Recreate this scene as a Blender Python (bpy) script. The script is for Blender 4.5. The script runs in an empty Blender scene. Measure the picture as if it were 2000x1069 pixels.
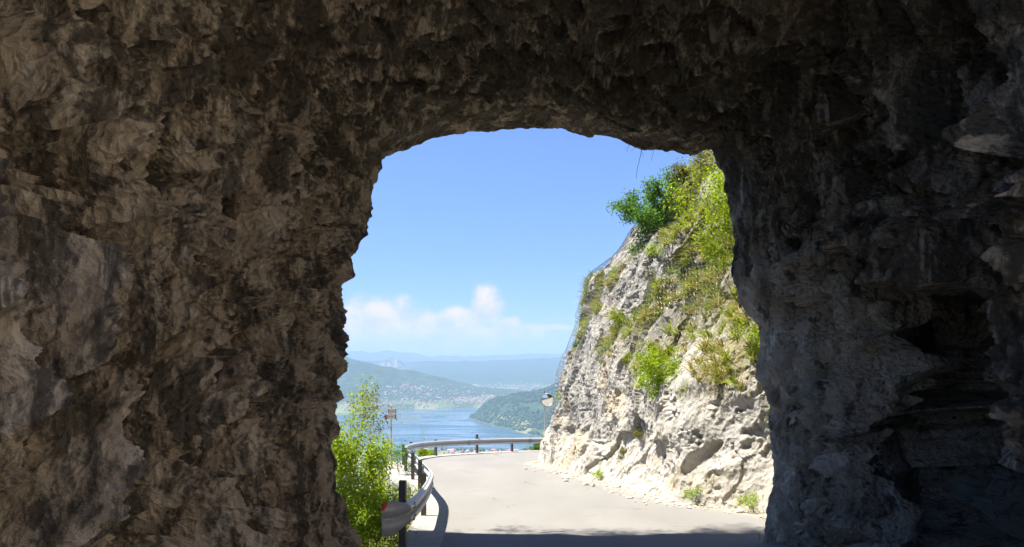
import bpy, math, random
import numpy as np
from mathutils import Vector, Matrix

random.seed(11)
RG = np.random.default_rng(11)
scene = bpy.context.scene
COL = scene.collection
F = 1500.0          # focal length, in widths of the 2000 px photograph
EYE_H = 2.0         # eye height over the road below the camera
SLOPE = 0.08        # the road falls away from the camera


def zroad(y):
    return -(EYE_H + SLOPE * np.asarray(y, float))


def zr(y):
    return -(EYE_H + SLOPE * y)


# ------------------------------------------------------------------ noise
def _hash(ix, iy, seed):
    h = (ix.astype(np.int64).astype(np.uint32) * np.uint32(374761393)
         + iy.astype(np.int64).astype(np.uint32) * np.uint32(668265263)
         + np.uint32((seed * 974634777 + 12345) & 0xffffffff))
    h = (h ^ (h >> np.uint32(13))) * np.uint32(1274126177)
    h = (h ^ (h >> np.uint32(16))) * np.uint32(2246822519)
    h = h ^ (h >> np.uint32(15))
    return h.astype(np.float64) / 4294967295.0


def vnoise(x, y, seed=0):
    ix, iy = np.floor(x), np.floor(y)
    fx, fy = x - ix, y - iy
    fx = fx * fx * (3 - 2 * fx)
    fy = fy * fy * (3 - 2 * fy)
    a, b = _hash(ix, iy, seed), _hash(ix + 1, iy, seed)
    c, d = _hash(ix, iy + 1, seed), _hash(ix + 1, iy + 1, seed)
    return (a + (b - a) * fx) * (1 - fy) + (c + (d - c) * fx) * fy


def fbm(x, y, octv=4, seed=0, gain=0.5):
    s, a, t = 0.0, 1.0, 0.0
    for k in range(octv):
        s = s + a * vnoise(x + 17.3 * k, y - 9.1 * k, seed + k)
        t += a
        a *= gain
        x, y = x * 2.03, y * 2.03
    return s / t


def facet(x, y, seed, tilt=1.0, tx=1.0):
    """broken-rock relief: each jittered cell is a tilted plane of its own height"""
    ix, iy = np.floor(x), np.floor(y)
    best = np.full(x.shape, 1e9)
    out = np.zeros(x.shape)
    for ox in (-1, 0, 1):
        for oy in (-1, 0, 1):
            cx, cy = ix + ox, iy + oy
            px = cx + _hash(cx, cy, seed)
            py = cy + _hash(cx, cy, seed + 1)
            dx, dy = x - px, y - py
            d = dx * dx + dy * dy
            v = (_hash(cx, cy, seed + 2) - 0.5) + tilt * (dx * tx * (_hash(cx, cy, seed + 3) - 0.5) * 2 + dy * (_hash(cx, cy, seed + 4) - 0.5) * 2)
            m = d < best
            out = np.where(m, v, out)
            best = np.where(m, d, best)
    return out


def scoop(x, y, seed, tilt=.6, k=1.3, sign=1):
    """continuous broken-rock relief: sign 1 = hollow flakes with sharp crests between them, -1 = blunt faceted knobs"""
    ix, iy = np.floor(x), np.floor(y)
    out = np.full(x.shape, 1e9)
    for ox in (-1, 0, 1):
        for oy in (-1, 0, 1):
            cx, cy = ix + ox, iy + oy
            dx = x - cx - _hash(cx, cy, seed)
            dy = y - cy - _hash(cx, cy, seed + 1)
            v = .7 * _hash(cx, cy, seed + 2) + tilt * (dx * (_hash(cx, cy, seed + 3) - .5) + dy * (_hash(cx, cy, seed + 4) - .5)) * 2 + k * (dx * dx + dy * dy)
            out = np.minimum(out, v)
    return sign * (out - .45)


def sstep(a, b, x):
    t = np.clip((x - a) / (b - a), 0, 1)
    return t * t * (3 - 2 * t)


# ------------------------------------------------------------------ mesh helpers
def link(name, me, mats=(), parent=None):
    for m in mats:
        me.materials.append(m)
    o = bpy.data.objects.new(name, me)
    COL.objects.link(o)
    if parent is not None:
        o.parent = parent
    return o


def mesh_np(name, V, Fs, mats=(), midx=None, smooth=False, parent=None, attrs=None):
    """V (n,3); Fs an (m,k) index array"""
    me = bpy.data.meshes.new(name)
    V = np.ascontiguousarray(V, dtype=np.float32)
    Fs = np.ascontiguousarray(Fs, dtype=np.int32)
    k = Fs.shape[1]
    me.vertices.add(len(V))
    me.vertices.foreach_set('co', V.ravel())
    me.loops.add(Fs.size)
    me.loops.foreach_set('vertex_index', Fs.ravel())
    me.polygons.add(len(Fs))
    me.polygons.foreach_set('loop_start', np.arange(0, Fs.size, k, dtype=np.int32))
    if midx is not None:
        me.polygons.foreach_set('material_index', np.ascontiguousarray(midx, dtype=np.int32))
    me.polygons.foreach_set('use_smooth', np.full(len(Fs), smooth, dtype=bool))
    me.update(calc_edges=True)
    for an, av in (attrs or {}).items():
        at = me.attributes.new(an, 'FLOAT', 'POINT')
        at.data.foreach_set('value', np.ascontiguousarray(av, dtype=np.float32).ravel())
    return link(name, me, mats, parent)


def grid_faces(nu, nv, flip=False):
    i = np.arange(nu - 1)[:, None] * nv + np.arange(nv - 1)[None, :]
    i = i.ravel()
    q = np.stack([i, i + nv, i + nv + 1, i + 1], 1)
    return q[:, ::-1] if flip else q


class MB:
    def __init__(self):
        self.v, self.f, self.m = [], [], []

    def add(self, vs, fs, mi=0):
        b = len(self.v)
        self.v += [tuple(map(float, p)) for p in vs]
        for f in fs:
            self.f.append(tuple(b + i for i in f))
            self.m.append(mi)

    def box(self, c, s, rot=0.0, mi=0, taper=1.0):
        cx, cy, cz = c
        ca, sa = math.cos(rot), math.sin(rot)
        vs = []
        for dz, t in ((-.5, 1), (.5, taper)):
            for dx, dy in ((-.5, -.5), (.5, -.5), (.5, .5), (-.5, .5)):
                x, y = dx * s[0] * t, dy * s[1] * t
                vs.append((cx + x * ca - y * sa, cy + x * sa + y * ca, cz + dz * s[2]))
        self.add(vs, [(3, 2, 1, 0), (4, 5, 6, 7), (0, 1, 5, 4), (1, 2, 6, 5), (2, 3, 7, 6), (3, 0, 4, 7)], mi)

    def tube(self, pts, radii, n=8, mi=0, cap=True):
        pts = [Vector(p) for p in pts]
        if not hasattr(radii, '__len__'):
            radii = [radii] * len(pts)
        vs, fs = [], []
        for i, p in enumerate(pts):
            t = (pts[min(i + 1, len(pts) - 1)] - pts[max(i - 1, 0)]).normalized()
            a = Vector((0, 0, 1)) if abs(t.z) < .9 else Vector((1, 0, 0))
            u = t.cross(a).normalized()
            w = t.cross(u)
            for k in range(n):
                an = 2 * math.pi * k / n
                vs.append(p + (u * math.cos(an) + w * math.sin(an)) * radii[i])
        for i in range(len(pts) - 1):
            for k in range(n):
                fs.append((i * n + k, i * n + (k + 1) % n, (i + 1) * n + (k + 1) % n, (i + 1) * n + k))
        if cap:
            fs.append(tuple(range(n)))
            fs.append(tuple(range((len(pts) - 1) * n, len(pts) * n))[::-1])
        self.add(vs, fs, mi)

    def build(self, name, mats, parent=None, smooth=False, bevel=0.0):
        me = bpy.data.meshes.new(name)
        me.from_pydata(self.v, [], self.f)
        me.polygons.foreach_set('material_index', np.array(self.m, dtype=np.int32))
        me.polygons.foreach_set('use_smooth', np.full(len(self.f), smooth, dtype=bool))
        me.update()
        o = link(name, me, mats if isinstance(mats, (list, tuple)) else [mats], parent)
        if bevel:
            b = o.modifiers.new('bevel', 'BEVEL')
            b.width = bevel
            b.segments = 2
            b.limit_method = 'ANGLE'
        return o


def tubes_np(P0, P1, R0, R1, n=4):
    """many separate tapered prisms at once -> V, F(quads)"""
    P0, P1 = np.asarray(P0, float), np.asarray(P1, float)
    R0, R1 = np.broadcast_to(np.asarray(R0, float), (len(P0),)), np.broadcast_to(np.asarray(R1, float), (len(P0),))
    t = P1 - P0
    t /= np.linalg.norm(t, axis=1, keepdims=True) + 1e-9
    a = np.where(np.abs(t[:, 2:3]) < .9, np.array([[0, 0, 1.]]), np.array([[1., 0, 0]]))
    u = np.cross(t, a)
    u /= np.linalg.norm(u, axis=1, keepdims=True) + 1e-9
    w = np.cross(t, u)
    V = np.zeros((len(P0), 2 * n, 3))
    for k in range(n):
        an = 2 * math.pi * k / n
        o = u * math.cos(an) + w * math.sin(an)
        V[:, k] = P0 + o * R0[:, None]
        V[:, n + k] = P1 + o * R1[:, None]
    f = np.array([[k, (k + 1) % n, n + (k + 1) % n, n + k] for k in range(n)])
    Fs = (f[None] + (np.arange(len(P0)) * 2 * n)[:, None, None]).reshape(-1, 4)
    return V.reshape(-1, 3), Fs


def tag(o, label, cat, group=None, kind=None):
    if label:
        o['label'] = label
    if cat:
        o['category'] = cat
    if group:
        o['group'] = group
    if kind:
        o['kind'] = kind
    return o


def empty(name, loc=(0, 0, 0)):
    o = bpy.data.objects.new(name, None)
    o.location = loc
    o.empty_display_size = .2
    COL.objects.link(o)
    return o


# ------------------------------------------------------------------ materials
class NT:
    def __init__(self, name):
        self.mat = bpy.data.materials.new(name)
        self.mat.use_nodes = True
        self.t = self.mat.node_tree
        self.t.nodes.clear()
        self.out = self.t.nodes.new('ShaderNodeOutputMaterial')

    def n(self, typ, _ins=None, **kw):
        nd = self.t.nodes.new(typ)
        for k, v in kw.items():
            setattr(nd, k, v)
        for k, v in (_ins or {}).items():
            s = nd.inputs[k]
            if isinstance(v, bpy.types.NodeSocket):
                self.t.links.new(v, s)
            else:
                s.default_value = v
        return nd

    def pos(self, scale=(1, 1, 1), rot=(0, 0, 0)):
        g = self.n('ShaderNodeNewGeometry')
        m = self.n('ShaderNodeMapping', {'Vector': g.outputs['Position'], 'Scale': scale, 'Rotation': rot})
        return m.outputs[0]

    def noise(self, vec, scale, detail=5, rough=.55, dist=0.0):
        return self.n('ShaderNodeTexNoise', {'Vector': vec, 'Scale': scale, 'Detail': detail, 'Roughness': rough, 'Distortion': dist}).outputs['Fac']

    def ramp(self, fac, stops, interp='LINEAR'):
        r = self.n('ShaderNodeValToRGB', {'Fac': fac})
        r.color_ramp.interpolation = interp
        e = r.color_ramp.elements
        while len(e) < len(stops):
            e.new(0.5)
        for el, (p, c) in zip(e, stops):
            el.position = p
            el.color = c if len(c) == 4 else (*c, 1)
        return r.outputs['Color']

    def mix(self, fac, a, b, mode='MIX'):
        m = self.n('ShaderNodeMix', data_type='RGBA', blend_type=mode)
        for idx, v in ((0, fac), (6, a), (7, b)):
            s = m.inputs[idx]
            if isinstance(v, bpy.types.NodeSocket):
                self.t.links.new(v, s)
            else:
                s.default_value = v if idx == 0 else (*v, 1) if len(v) == 3 else v
        return m.outputs[2]

    def math(self, op, a, b=0.0, c=0.0, clamp=False):
        m = self.n('ShaderNodeMath', operation=op, use_clamp=clamp)
        for i, v in enumerate((a, b, c)):
            if isinstance(v, bpy.types.NodeSocket):
                self.t.links.new(v, m.inputs[i])
            else:
                m.inputs[i].default_value = v
        return m.outputs[0]

    def mapr(self, v, a, b, c=0.0, d=1.0, smooth=True):
        m = self.n('ShaderNodeMapRange', {'Value': v, 'From Min': a, 'From Max': b, 'To Min': c, 'To Max': d})
        if smooth:
            m.interpolation_type = 'SMOOTHSTEP'
        return m.outputs[0]

    def attr(self, name):
        return self.n('ShaderNodeAttribute', attribute_name=name).outputs['Fac']

    def bump(self, h, strength, dist, normal=None):
        i = {'Height': h, 'Strength': strength, 'Distance': dist}
        if normal is not None:
            i['Normal'] = normal
        return self.n('ShaderNodeBump', i).outputs[0]

    def bsdf(self, col, rough=.8, normal=None, metal=0.0, spec=.35, **kw):
        i = {'Base Color': col if isinstance(col, bpy.types.NodeSocket) else (*col, 1), 'Roughness': rough, 'Metallic': metal, 'Specular IOR Level': spec}
        i.update(kw)
        if normal is not None:
            i['Normal'] = normal
        b = self.n('ShaderNodeBsdfPrincipled', i)
        self.t.links.new(b.outputs[0], self.out.inputs['Surface'])
        return b


def plain(name, col, rough=.6, metal=0.0, var=.12, scale=30.0, spec=.35, bump=0.0):
    t = NT(name)
    nz = t.noise(t.pos(), scale, 5, .6)
    k = 1 + var
    c = t.ramp(nz, [(.25, tuple(max(0, x * (1 - var)) for x in col)), (.75, tuple(min(1, x * k) for x in col))])
    nm = t.bump(nz, .5, bump) if bump else None
    t.bsdf(c, rough, nm, metal, spec)
    return t.mat


def leaf_mat(name, dark, light, trans=.45):
    t = NT(name)
    g = t.n('ShaderNodeNewGeometry')
    col = t.ramp(g.outputs['Random Per Island'], [(0, dark), (.55, tuple((a + b) / 2 for a, b in zip(dark, light))), (1, light)])
    d = t.n('ShaderNodeBsdfPrincipled', {'Base Color': col, 'Roughness': .5, 'Specular IOR Level': .3})
    hs = t.n('ShaderNodeHueSaturation', {'Color': col, 'Hue': .48, 'Saturation': 1.1, 'Value': 1.5})
    tr = t.n('ShaderNodeBsdfTranslucent', {'Color': hs.outputs[0]})
    m = t.n('ShaderNodeMixShader', {0: trans, 1: d.outputs[0], 2: tr.outputs[0]})
    t.t.links.new(m.outputs[0], t.out.inputs['Surface'])
    return t.mat


# ---- rock of the tunnel: warm grey-brown on the valley side, darker on the hill side
t = NT('tunnel rock')
p = t.pos()
pv = t.pos((1, 1, .45), (.25, 0, 0))
big = t.noise(p, .7, 4, .5)
mid = t.noise(pv, 3.2, 6, .6, .6)
fine = t.noise(p, 14, 9, .72, .2)
warm = t.ramp(mid, [(.28, (.22, .17, .12)), (.5, (.54, .445, .335)), (.72, (.76, .66, .51))])
grey = t.ramp(mid, [(.3, (.14, .105, .07)), (.52, (.42, .345, .255)), (.72, (.7, .6, .46))])
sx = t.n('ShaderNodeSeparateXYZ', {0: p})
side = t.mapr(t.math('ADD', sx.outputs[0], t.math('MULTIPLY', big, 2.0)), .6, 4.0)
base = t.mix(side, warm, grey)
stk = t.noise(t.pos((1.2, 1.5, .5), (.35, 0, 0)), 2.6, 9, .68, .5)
pillar_lit = t.attr('pillar_light')
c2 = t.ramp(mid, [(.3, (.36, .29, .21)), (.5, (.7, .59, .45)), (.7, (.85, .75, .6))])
base = t.mix(pillar_lit, base, c2)  # light on the pillar near the mouth, painted as a paler tone
soot_shade = t.mapr(t.math('SUBTRACT', t.math('ADD', t.math('ADD', stk, t.math('ADD', t.math('MULTIPLY', side, .02), t.math('MULTIPLY', t.mapr(sx.outputs[2], 1.4, 3.4), .06))), t.math('MULTIPLY', fine, .3)), t.math('MULTIPLY', pillar_lit, .1)), .59, .72)  # soot streaks, thickened over roof and hill side as painted shade
base = t.mix(t.math('MULTIPLY', soot_shade, .82), base, (.045, .038, .03))
iron = t.mapr(t.noise(p, 1.7, 4, .6), .66, .78)
base = t.mix(t.math('MULTIPLY', iron, .5), base, (.3, .16, .07))
pale = t.mapr(t.noise(t.pos((1.3, 1.3, .35), (.3, 0, 0)), 2.1, 7, .66, 1.2), .58, .68)
base = t.mix(t.math('MULTIPLY', pale, .65), base, (.62, .57, .48))
h = t.math('ADD', t.math('MULTIPLY', fine, 1.0), t.math('MULTIPLY', t.noise(p, 70, 5, .7), .35))
vb = t.n('ShaderNodeTexVoronoi', {'Vector': t.n('ShaderNodeMix', {4: p, 5: t.n('ShaderNodeTexNoise', {'Vector': p, 'Scale': 6.0, 'Detail': 4.0}).outputs['Color'], 0: .12}, data_type='VECTOR').outputs[1], 'Scale': 15.0}, feature='F1')
h = t.math('ADD', h, t.math('MULTIPLY', vb.outputs['Distance'], 1.1))
M_TUNNEL = t.mat
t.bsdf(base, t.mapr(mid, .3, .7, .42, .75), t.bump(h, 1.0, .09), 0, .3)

# ---- limestone cliff
t = NT('limestone')
p = t.pos()
pv = t.pos((1, 1, .6), (0, .3, 0))
big = t.noise(p, .45, 4, .5)
mid = t.noise(pv, 1.8, 7, .62, .5)
fine = t.noise(p, 9, 8, .7, .2)
grey = t.ramp(mid, [(.3, (.17, .16, .14)), (.5, (.31, .295, .265)), (.7, (.43, .41, .365))])
fresh = t.ramp(mid, [(.3, (.28, .258, .215)), (.5, (.41, .383, .33)), (.7, (.51, .485, .44))])
hh = t.attr('hh')
low = t.mapr(t.math('ADD', hh, t.math('MULTIPLY', mid, 1.4)), 1.5, 2.5, 1, 0)
near = t.attr('nearness')
fr = t.math('MAXIMUM', low, t.math('MULTIPLY', near, t.mapr(big, .38, .6)))
c = t.mix(fr, grey, fresh)
och = t.mapr(t.math('ADD', big, t.math('MULTIPLY', fine, .25)), .68, .8)
c = t.mix(t.math('MULTIPLY', och, .45), c, (.46, .35, .2))
dk = t.mapr(t.noise(t.pos((1.6, 1.6, .5), (0, .35, 0)), 2.3, 8, .75, 1.0), .55, .64)
c = t.mix(t.math('MULTIPLY', dk, .72), c, (.1, .085, .055))
spk = t.mapr(t.noise(p, 26, 4, .7), .6, .72)
c = t.mix(t.math('MULTIPLY', spk, .5), c, (.12, .11, .09))
moss = t.mapr(t.noise(p, 1.3, 6, .65), .6, .68)
c = t.mix(t.math('MULTIPLY', moss, .6), c, (.13, .13, .04))
soil = t.attr('grassm')
c = t.mix(t.math('MULTIPLY', soil, t.mapr(fine, .35, .6, .35, 1)), c, (.17, .15, .06))
h = t.math('ADD', t.math('MULTIPLY', fine, 1.0), t.math('MULTIPLY', t.noise(p, 40, 6, .7), .4))
t.bsdf(c, .9, t.bump(h, 1.0, .06), 0, .2)
M_CLIFF = t.mat

# ---- road
t = NT('worn asphalt')
p = t.pos()
agg = t.noise(p, 95, 3, .8)
pat = t.noise(t.pos((1, .35, 1)), .55, 5, .55)
c = t.ramp(pat, [(.3, (.2, .194, .178)), (.7, (.248, .24, .219))])
c = t.mix(t.mapr(agg, .3, .55), t.mix(.5, c, (.06, .06, .06)), c)
edge = t.attr('verge')
c = t.mix(t.math('MULTIPLY', edge, t.mapr(t.noise(p, 6, 6, .7), .35, .6)), c, (.42, .37, .28))
sxr = t.n('ShaderNodeSeparateXYZ', {0: p})
trk = t.noise(t.pos((1.1, .06, 1)), 1.6, 4, .6)
c = t.mix(t.math('MULTIPLY', t.mapr(trk, .5, .66), .5), c, (.2, .19, .175))
blot = t.mapr(t.noise(t.pos((1, .5, 1)), 2.4, 7, .7, .8), .62, .72)
c = t.mix(t.math('MULTIPLY', blot, .4), c, (.13, .125, .115))
ck = t.n('ShaderNodeTexVoronoi', {'Vector': t.n('ShaderNodeMix', {4: p, 5: t.n('ShaderNodeTexNoise', {'Vector': p, 'Scale': 1.5}).outputs['Color'], 0: .25}, data_type='VECTOR').outputs[1], 'Scale': .55}, feature='DISTANCE_TO_EDGE')
ckm = t.math('MULTIPLY', t.mapr(ck.outputs['Distance'], 0, .012, 1, 0), t.mapr(t.noise(p, .5, 2), .52, .6))
c = t.mix(t.math('MULTIPLY', ckm, .75), c, (.07, .065, .06))
t.bsdf(c, .9, t.bump(agg, .8, .008), 0, .25)
M_ROAD = t.mat

M_CONC = plain('concrete', (.3, .285, .25), .9, 0, .2, 7, .2, .01)
M_BOUNCE = plain('bounce bank rock', (.66, .58, .46), .9, 0, .12, 3, .2, .03)  # very pale, so the added bank throws more light back
M_SOIL = plain('soil', (.12, .1, .05), .95, 0, .35, 3, .1, .05)
M_GRAVEL = plain('limestone chips', (.5, .46, .38), .9, 0, .25, 40, .2)
M_GALV = plain('galvanised steel', (.42, .425, .41), .45, .15, .14, 14, .5)
M_GALVDULL = plain('weathered galvanised steel', (.3, .3, .29), .5, .55, .2, 18, .4)
M_POST = plain('post steel', (.1, .095, .09), .55, .4, .25, 20, .4)
M_BOLT = plain('dark bolt', (.08, .08, .08), .5, .6, .1, 40)
M_RED = plain('red reflective paint', (.62, .07, .035), .45, 0, .12, 25)
M_WHITE = plain('white sign paint', (.75, .73, .68), .5, 0, .06, 20)
M_POLE = plain('pinkish weathered pole paint', (.62, .42, .38), .55, 0, .15, 12)
M_WIRE = plain('net wire', (.17, .17, .16), .45, .5, .1, 30)
M_BARK = plain('bark', (.16, .12, .075), .9, 0, .3, 22, .15, .01)
M_ROOT = plain('root', (.06, .045, .03), .9, 0, .2, 22, .15)
M_RUBBER = plain('mirror backing', (.12, .12, .12), .6, 0, .1, 20)
t = NT('mirror glass')
t.bsdf((.85, .86, .86), .03, t.bump(t.noise(t.pos(), 3, 2), .05, .01), 1.0, .5)
M_MIRROR = t.mat
M_LEAF_Y = leaf_mat('yellow green leaf', (.14, .23, .015), (.27, .37, .04), .5)
M_LEAF_L = leaf_mat('lush leaf', (.13, .21, .013), (.25, .36, .03), .5)
M_LEAF_D = leaf_mat('deep green leaf', (.05, .13, .02), (.1, .22, .035), .45)
M_LEAF_O = leaf_mat('olive leaf', (.09, .11, .02), (.17, .18, .04), .4)
M_GRASS = leaf_mat('dry grass', (.2, .2, .04), (.4, .35, .13), .35)
M_GRASSG = leaf_mat('green grass', (.15, .21, .03), (.31, .36, .07), .4)

# ------------------------------------------------------------------ camera
cam = bpy.data.cameras.new('camera')
co = bpy.data.objects.new('camera', cam)
COL.objects.link(co)
co.rotation_euler = (math.radians(90), 0, 0)
cam.sensor_width = 36
cam.lens = F / 2000 * 36
cam.shift_y = (690 - 534.5) / 2000
cam.clip_start = .05
cam.clip_end = 80000
scene.camera = co


def at(x, y, d):
    """world point that the photograph shows at pixel (x, y), d metres ahead"""
    return Vector(((x - 1000) / F * d, d, (690 - y) / F * d))


# ------------------------------------------------------------------ tunnel
LIP = [(702, 1420, 9.0), (690, 1069, 9.1), (674, 1000, 9.2), (667, 900, 9.3), (667, 800, 9.4), (669, 720, 9.5),
       (664, 665, 9.55), (672, 600, 9.6), (690, 540, 9.7), (700, 490, 9.8), (715, 450, 9.9), (722, 400, 10), (731, 350, 10.1),
       (748, 313, 10.25), (782, 297, 10.4), (830, 282, 10.5), (905, 262, 10.7), (965, 254, 10.8), (1010, 249, 10.9), (1060, 247, 10.9),
       (1100, 250, 11), (1165, 262, 11.1), (1240, 284, 11.2), (1325, 303, 11.3), (1352, 303, 11.35), (1374, 292, 11.4), (1390, 291, 11.4),
       (1402, 320, 11.4), (1416, 360, 11.4), (1432, 400, 11.4), (1438, 450, 11.4), (1433, 490, 11.4), (1440, 540, 11.4), (1456, 590, 11.4),
       (1488, 640, 11.4), (1485, 690, 11.4), (1481, 740, 11.4), (1490, 790, 11.4), (1497, 850, 11.4), (1501, 900, 11.4), (1503, 950, 11.4),
       (1506, 1010, 11.4), (1503, 1069, 11.5), (1503, 1420, 11.5)]


def build_tunnel():
    def dep(x_, y_):
        # the mouth is cut askew: its valley side ends nearer than its roof and hill side
        if x_ < 735:
            return float(np.interp(y_, [350, 450, 600, 800, 900], [12.7, 12.3, 11.2, 9.6, 9.2]))
        if x_ < 1380:
            return float(np.interp(x_, [735, 900, 1380], [12.7, 13.0, 12.9]))
        return float(np.interp(y_, [300, 1069], [12.8, 12.0]))
    L = np.array([at(x_, y_, dep(x_, y_)) for x_, y_, d_ in LIP])
    seg = np.r_[0, np.cumsum(np.linalg.norm(np.diff(L[:, [0, 2]], axis=0), axis=1))]
    NU = 1600
    u = np.linspace(0, seg[-1], NU)
    lip = np.stack([np.interp(u, seg, L[:, k]) for k in range(3)], 1)
    ker = np.hanning(15)
    ker /= ker.sum()
    sm = lambda a, k: np.convolve(np.pad(a, (len(k) // 2,), 'edge'), k, 'valid')
    lip = np.stack([sm(lip[:, k], ker) for k in range(3)], 1)
    # smooth outward direction in the cross-section
    kb = np.hanning(181)
    kb /= kb.sum()
    tx, tz = np.gradient(sm(lip[:, 0], kb)), np.gradient(sm(lip[:, 2], kb))
    nl = np.hypot(tx, tz)
    nx, nz = -tz / nl, tx / nl
    # rows: outside flange, lip -> near camera (even in 1/y), then the rear
    K1, K2, KO = 620, 40, 110
    rows_y, rows_off, rows_s = [], [], []
    ro = (np.linspace(1, 0, KO, endpoint=False) ** 2.0) * 10.0
    yl = lip[:, 1]
    lean = np.interp(u / u[-1], [0, .3, .42, .62, .72, 1], [.1, -.05, -.02, .0, .05, -.12])
    bulge = lambda r: .22 * np.sin(np.clip(r / .9, 0, 1) * math.pi)
    P = []
    for r in ro:
        P.append((lip[:, 0] + nx * r, yl - lean * r + .15 * (1 - np.exp(-r / .3)), lip[:, 2] + nz * r, np.full(NU, -r)))
    yin = np.interp(u / u[-1], [0, .33, .45, 1], [3.1, 3.3, 5.0, 5.8])
    for k in range(K1):
        f = k / (K1 - 1)
        y = 1 / ((1 - f) / yl + f / yin)
        s = yl - y
        off = .5 * (1 - np.exp(-s / .9)) + .03 * s
        P.append((lip[:, 0] + nx * off, y, lip[:, 2] + nz * off, s))
    yend = np.interp(u / u[-1], [0, .3, .42, .55, .66, 1], [2.1, 2.0, 2.2, 3.4, 4.8, 5.2])  # unseen rear cut short, most on the hill side, to let light in
    for k in range(1, K2 + 1):
        y = yin - k / K2 * (yin - yend)
        s = yl - y
        off = .5 + .03 * s
        P.append((lip[:, 0] + nx * off, y, lip[:, 2] + nz * off, s))
    for r in np.linspace(.1, 3.2, 24):
        P.append((lip[:, 0] + nx * (off + r), yend + .35 * r, lip[:, 2] + nz * (off + r), s))
    X, Y, Z, S = (np.array([q[i] for q in P]) for i in range(4))
    U = np.broadcast_to(u[None, :], X.shape)
    NX, NZ = np.broadcast_to(nx[None], X.shape), np.broadcast_to(nz[None], X.shape)
    NY = np.zeros_like(X)
    ext = sstep(0, .6, -S)
    NY = ext * 1.0
    sc = 1 - ext * .8
    NXo, NZo = NX * sc, NZ * sc          # outward = away from the opening (outside the tunnel: towards the valley is inward)
    A, B = U, Y + .35 * S * 0            # metres round the arch, metres along it
    # slanted coordinates so that the bedding leans
    wu = fbm(A * .8, B * .8, 3, 3) - .5
    wv = fbm(A * .8, B * .8, 3, 7) - .5
    a = A + .3 * wu
    b = B - .36 * A * np.where(A < u[-1] * .5, 1, -1) * .5 + .55 * wv
    wall = 1 - .55 * sstep(u[-1] * .30, u[-1] * .40, A) * (1 - sstep(u[-1] * .60, u[-1] * .70, A))   # beds stand upright on the walls
    d_big = (fbm(a * .24, b * 1.0, 3, 21) - .5) * .85
    rid = 1 - np.abs(2 * fbm(a * .42, b * 1.25, 3, 33) - 1)
    d_crev = -.8 * sstep(.84, .99, rid)
    rid2 = 1 - np.abs(2 * fbm(a * 1.0 + 5, b * 2.9, 3, 35) - 1)
    d_crev = d_crev - .34 * sstep(.8, .97, rid2)
    # sharp upright ribs
    rb, am, fq = 0, 1.0, 1.0
    for k in range(5):
        r_ = 1 - np.abs(2 * vnoise(a * .6 * fq + 2 * wu, b * 3.0 * fq + 2 * wv, 301 + k) - 1)
        rb = rb + am * r_ ** 3
        am *= .5
        fq *= 2.1
    wr, am, fq = 0, 1.0, 1.0
    for k in range(3):
        r_ = 1 - np.abs(2 * vnoise(a * 3.2 * fq + 1.5 * wu, b * 6.5 * fq + 1.5 * wv, 351 + k) - 1)
        wr = wr + am * r_ ** 4
        am *= .5
        fq *= 2.2
    d_rib = (wr - .3) * .05 + (rb - .45) * .46 - .34 * sstep(.54, .7, fbm(a * 1.5 + 2 * wu, b * 5.0, 4, 331))
    d1 = scoop(a / 1.5, b / .6, 41, .8) * .16
    w2 = fbm(A * 2.2, B * 2.2, 3, 51) - .5
    a2, b2 = a + .3 * w2, b + .22 * (fbm(A * 2.2, B * 2.2, 3, 57) - .5)
    d2 = scoop(a2 / .95, b2 / .21, 61, .9) * .19 + scoop(a2 / .8 + 7, b2 / .36, 65, 1.2, 1.0, -1) * .05
    w3 = fbm(A * 7, B * 7, 3, 71) - .5
    a3, b3 = a2 + .08 * w3, b2 + .06 * (fbm(A * 7, B * 7, 3, 77) - .5)
    d3 = scoop(a3 / .36, b3 / .095, 81, 1.0) * .1
    d4 = scoop(a3 / .14, b3 / .05, 91, 1.0) * .042 + scoop(a3 / .05, b3 / .03, 93, 1.0) * .014
    amt = .35 + 1.0 * fbm(A * .5, B * .5, 2, 95)
    lipf = sstep(0, 1.6, np.abs(S))
    roof = 1 - .45 * (1 - wall) / .55
    D = roof * ((d_big + d_crev) * (.05 + .95 * lipf) + d_rib * (.2 + .8 * lipf) + d1 * (.6 + .4 * lipf) + d2 * (.42 + .58 * lipf) * amt) + (d3 * amt + d4) * (.3 + .7 * lipf)
    # named hollows on the photograph's walls
    left, right = A < u[-1] * .36, A > u[-1] * .62
    def hollow(side, y0, z0, ry, rz, dep, tilt=0):
        yy, zz = Y - y0, Z - z0
        q = ((yy + tilt * zz) / ry) ** 2 + (zz / rz) ** 2
        q = q + (fbm(A * 2.2, B * 2.2, 3, 99) - .5) * 1.2
        return np.where(side, -dep * (1 - sstep(.45, 1.25, q)), 0)
    for args in [(left, 5.1, -.4, .2, .6, .55, .1), (left, 5.2, .35, .3, .45, .4, .2), (left, 5.6, 2.3, .2, .6, .4, -.1),
                 (left, 6.5, -.7, .2, .7, .35, .05), (left, 7.4, .7, .35, .7, .3, .05), (left, 4.3, 1.5, .35, .35, .35, .3),
                 (left, 6.8, 1.8, .3, .6, .35, .1), (left, 8.3, 2.0, .2, .6, .3, .1), (right, 10.6, 1.35, .32, .32, .9, 0), (right, 11.2, -.4, .16, .18, .35, 0),
                 (right, 9.6, 2.7, .5, .4, .4, 0), (right, 8.4, 2.0, .3, .3, .5, 0)]:
        D = D + hollow(*args)
    # the recess in the hill-side wall
    top = 1.55 - (9.7 - Y) * .5 + (vnoise(A * 1.5, B * 1.5, 105) - .5) * .35
    my = sstep(9.95, 9.75, Y + (vnoise(A * 1.3, B * 1.3, 107) - .5) * .14) * sstep(6.9, 7.2, Y)
    mz = sstep(.0, .2, top - Z)
    nich = np.where(right, my * mz, 0)
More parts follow.
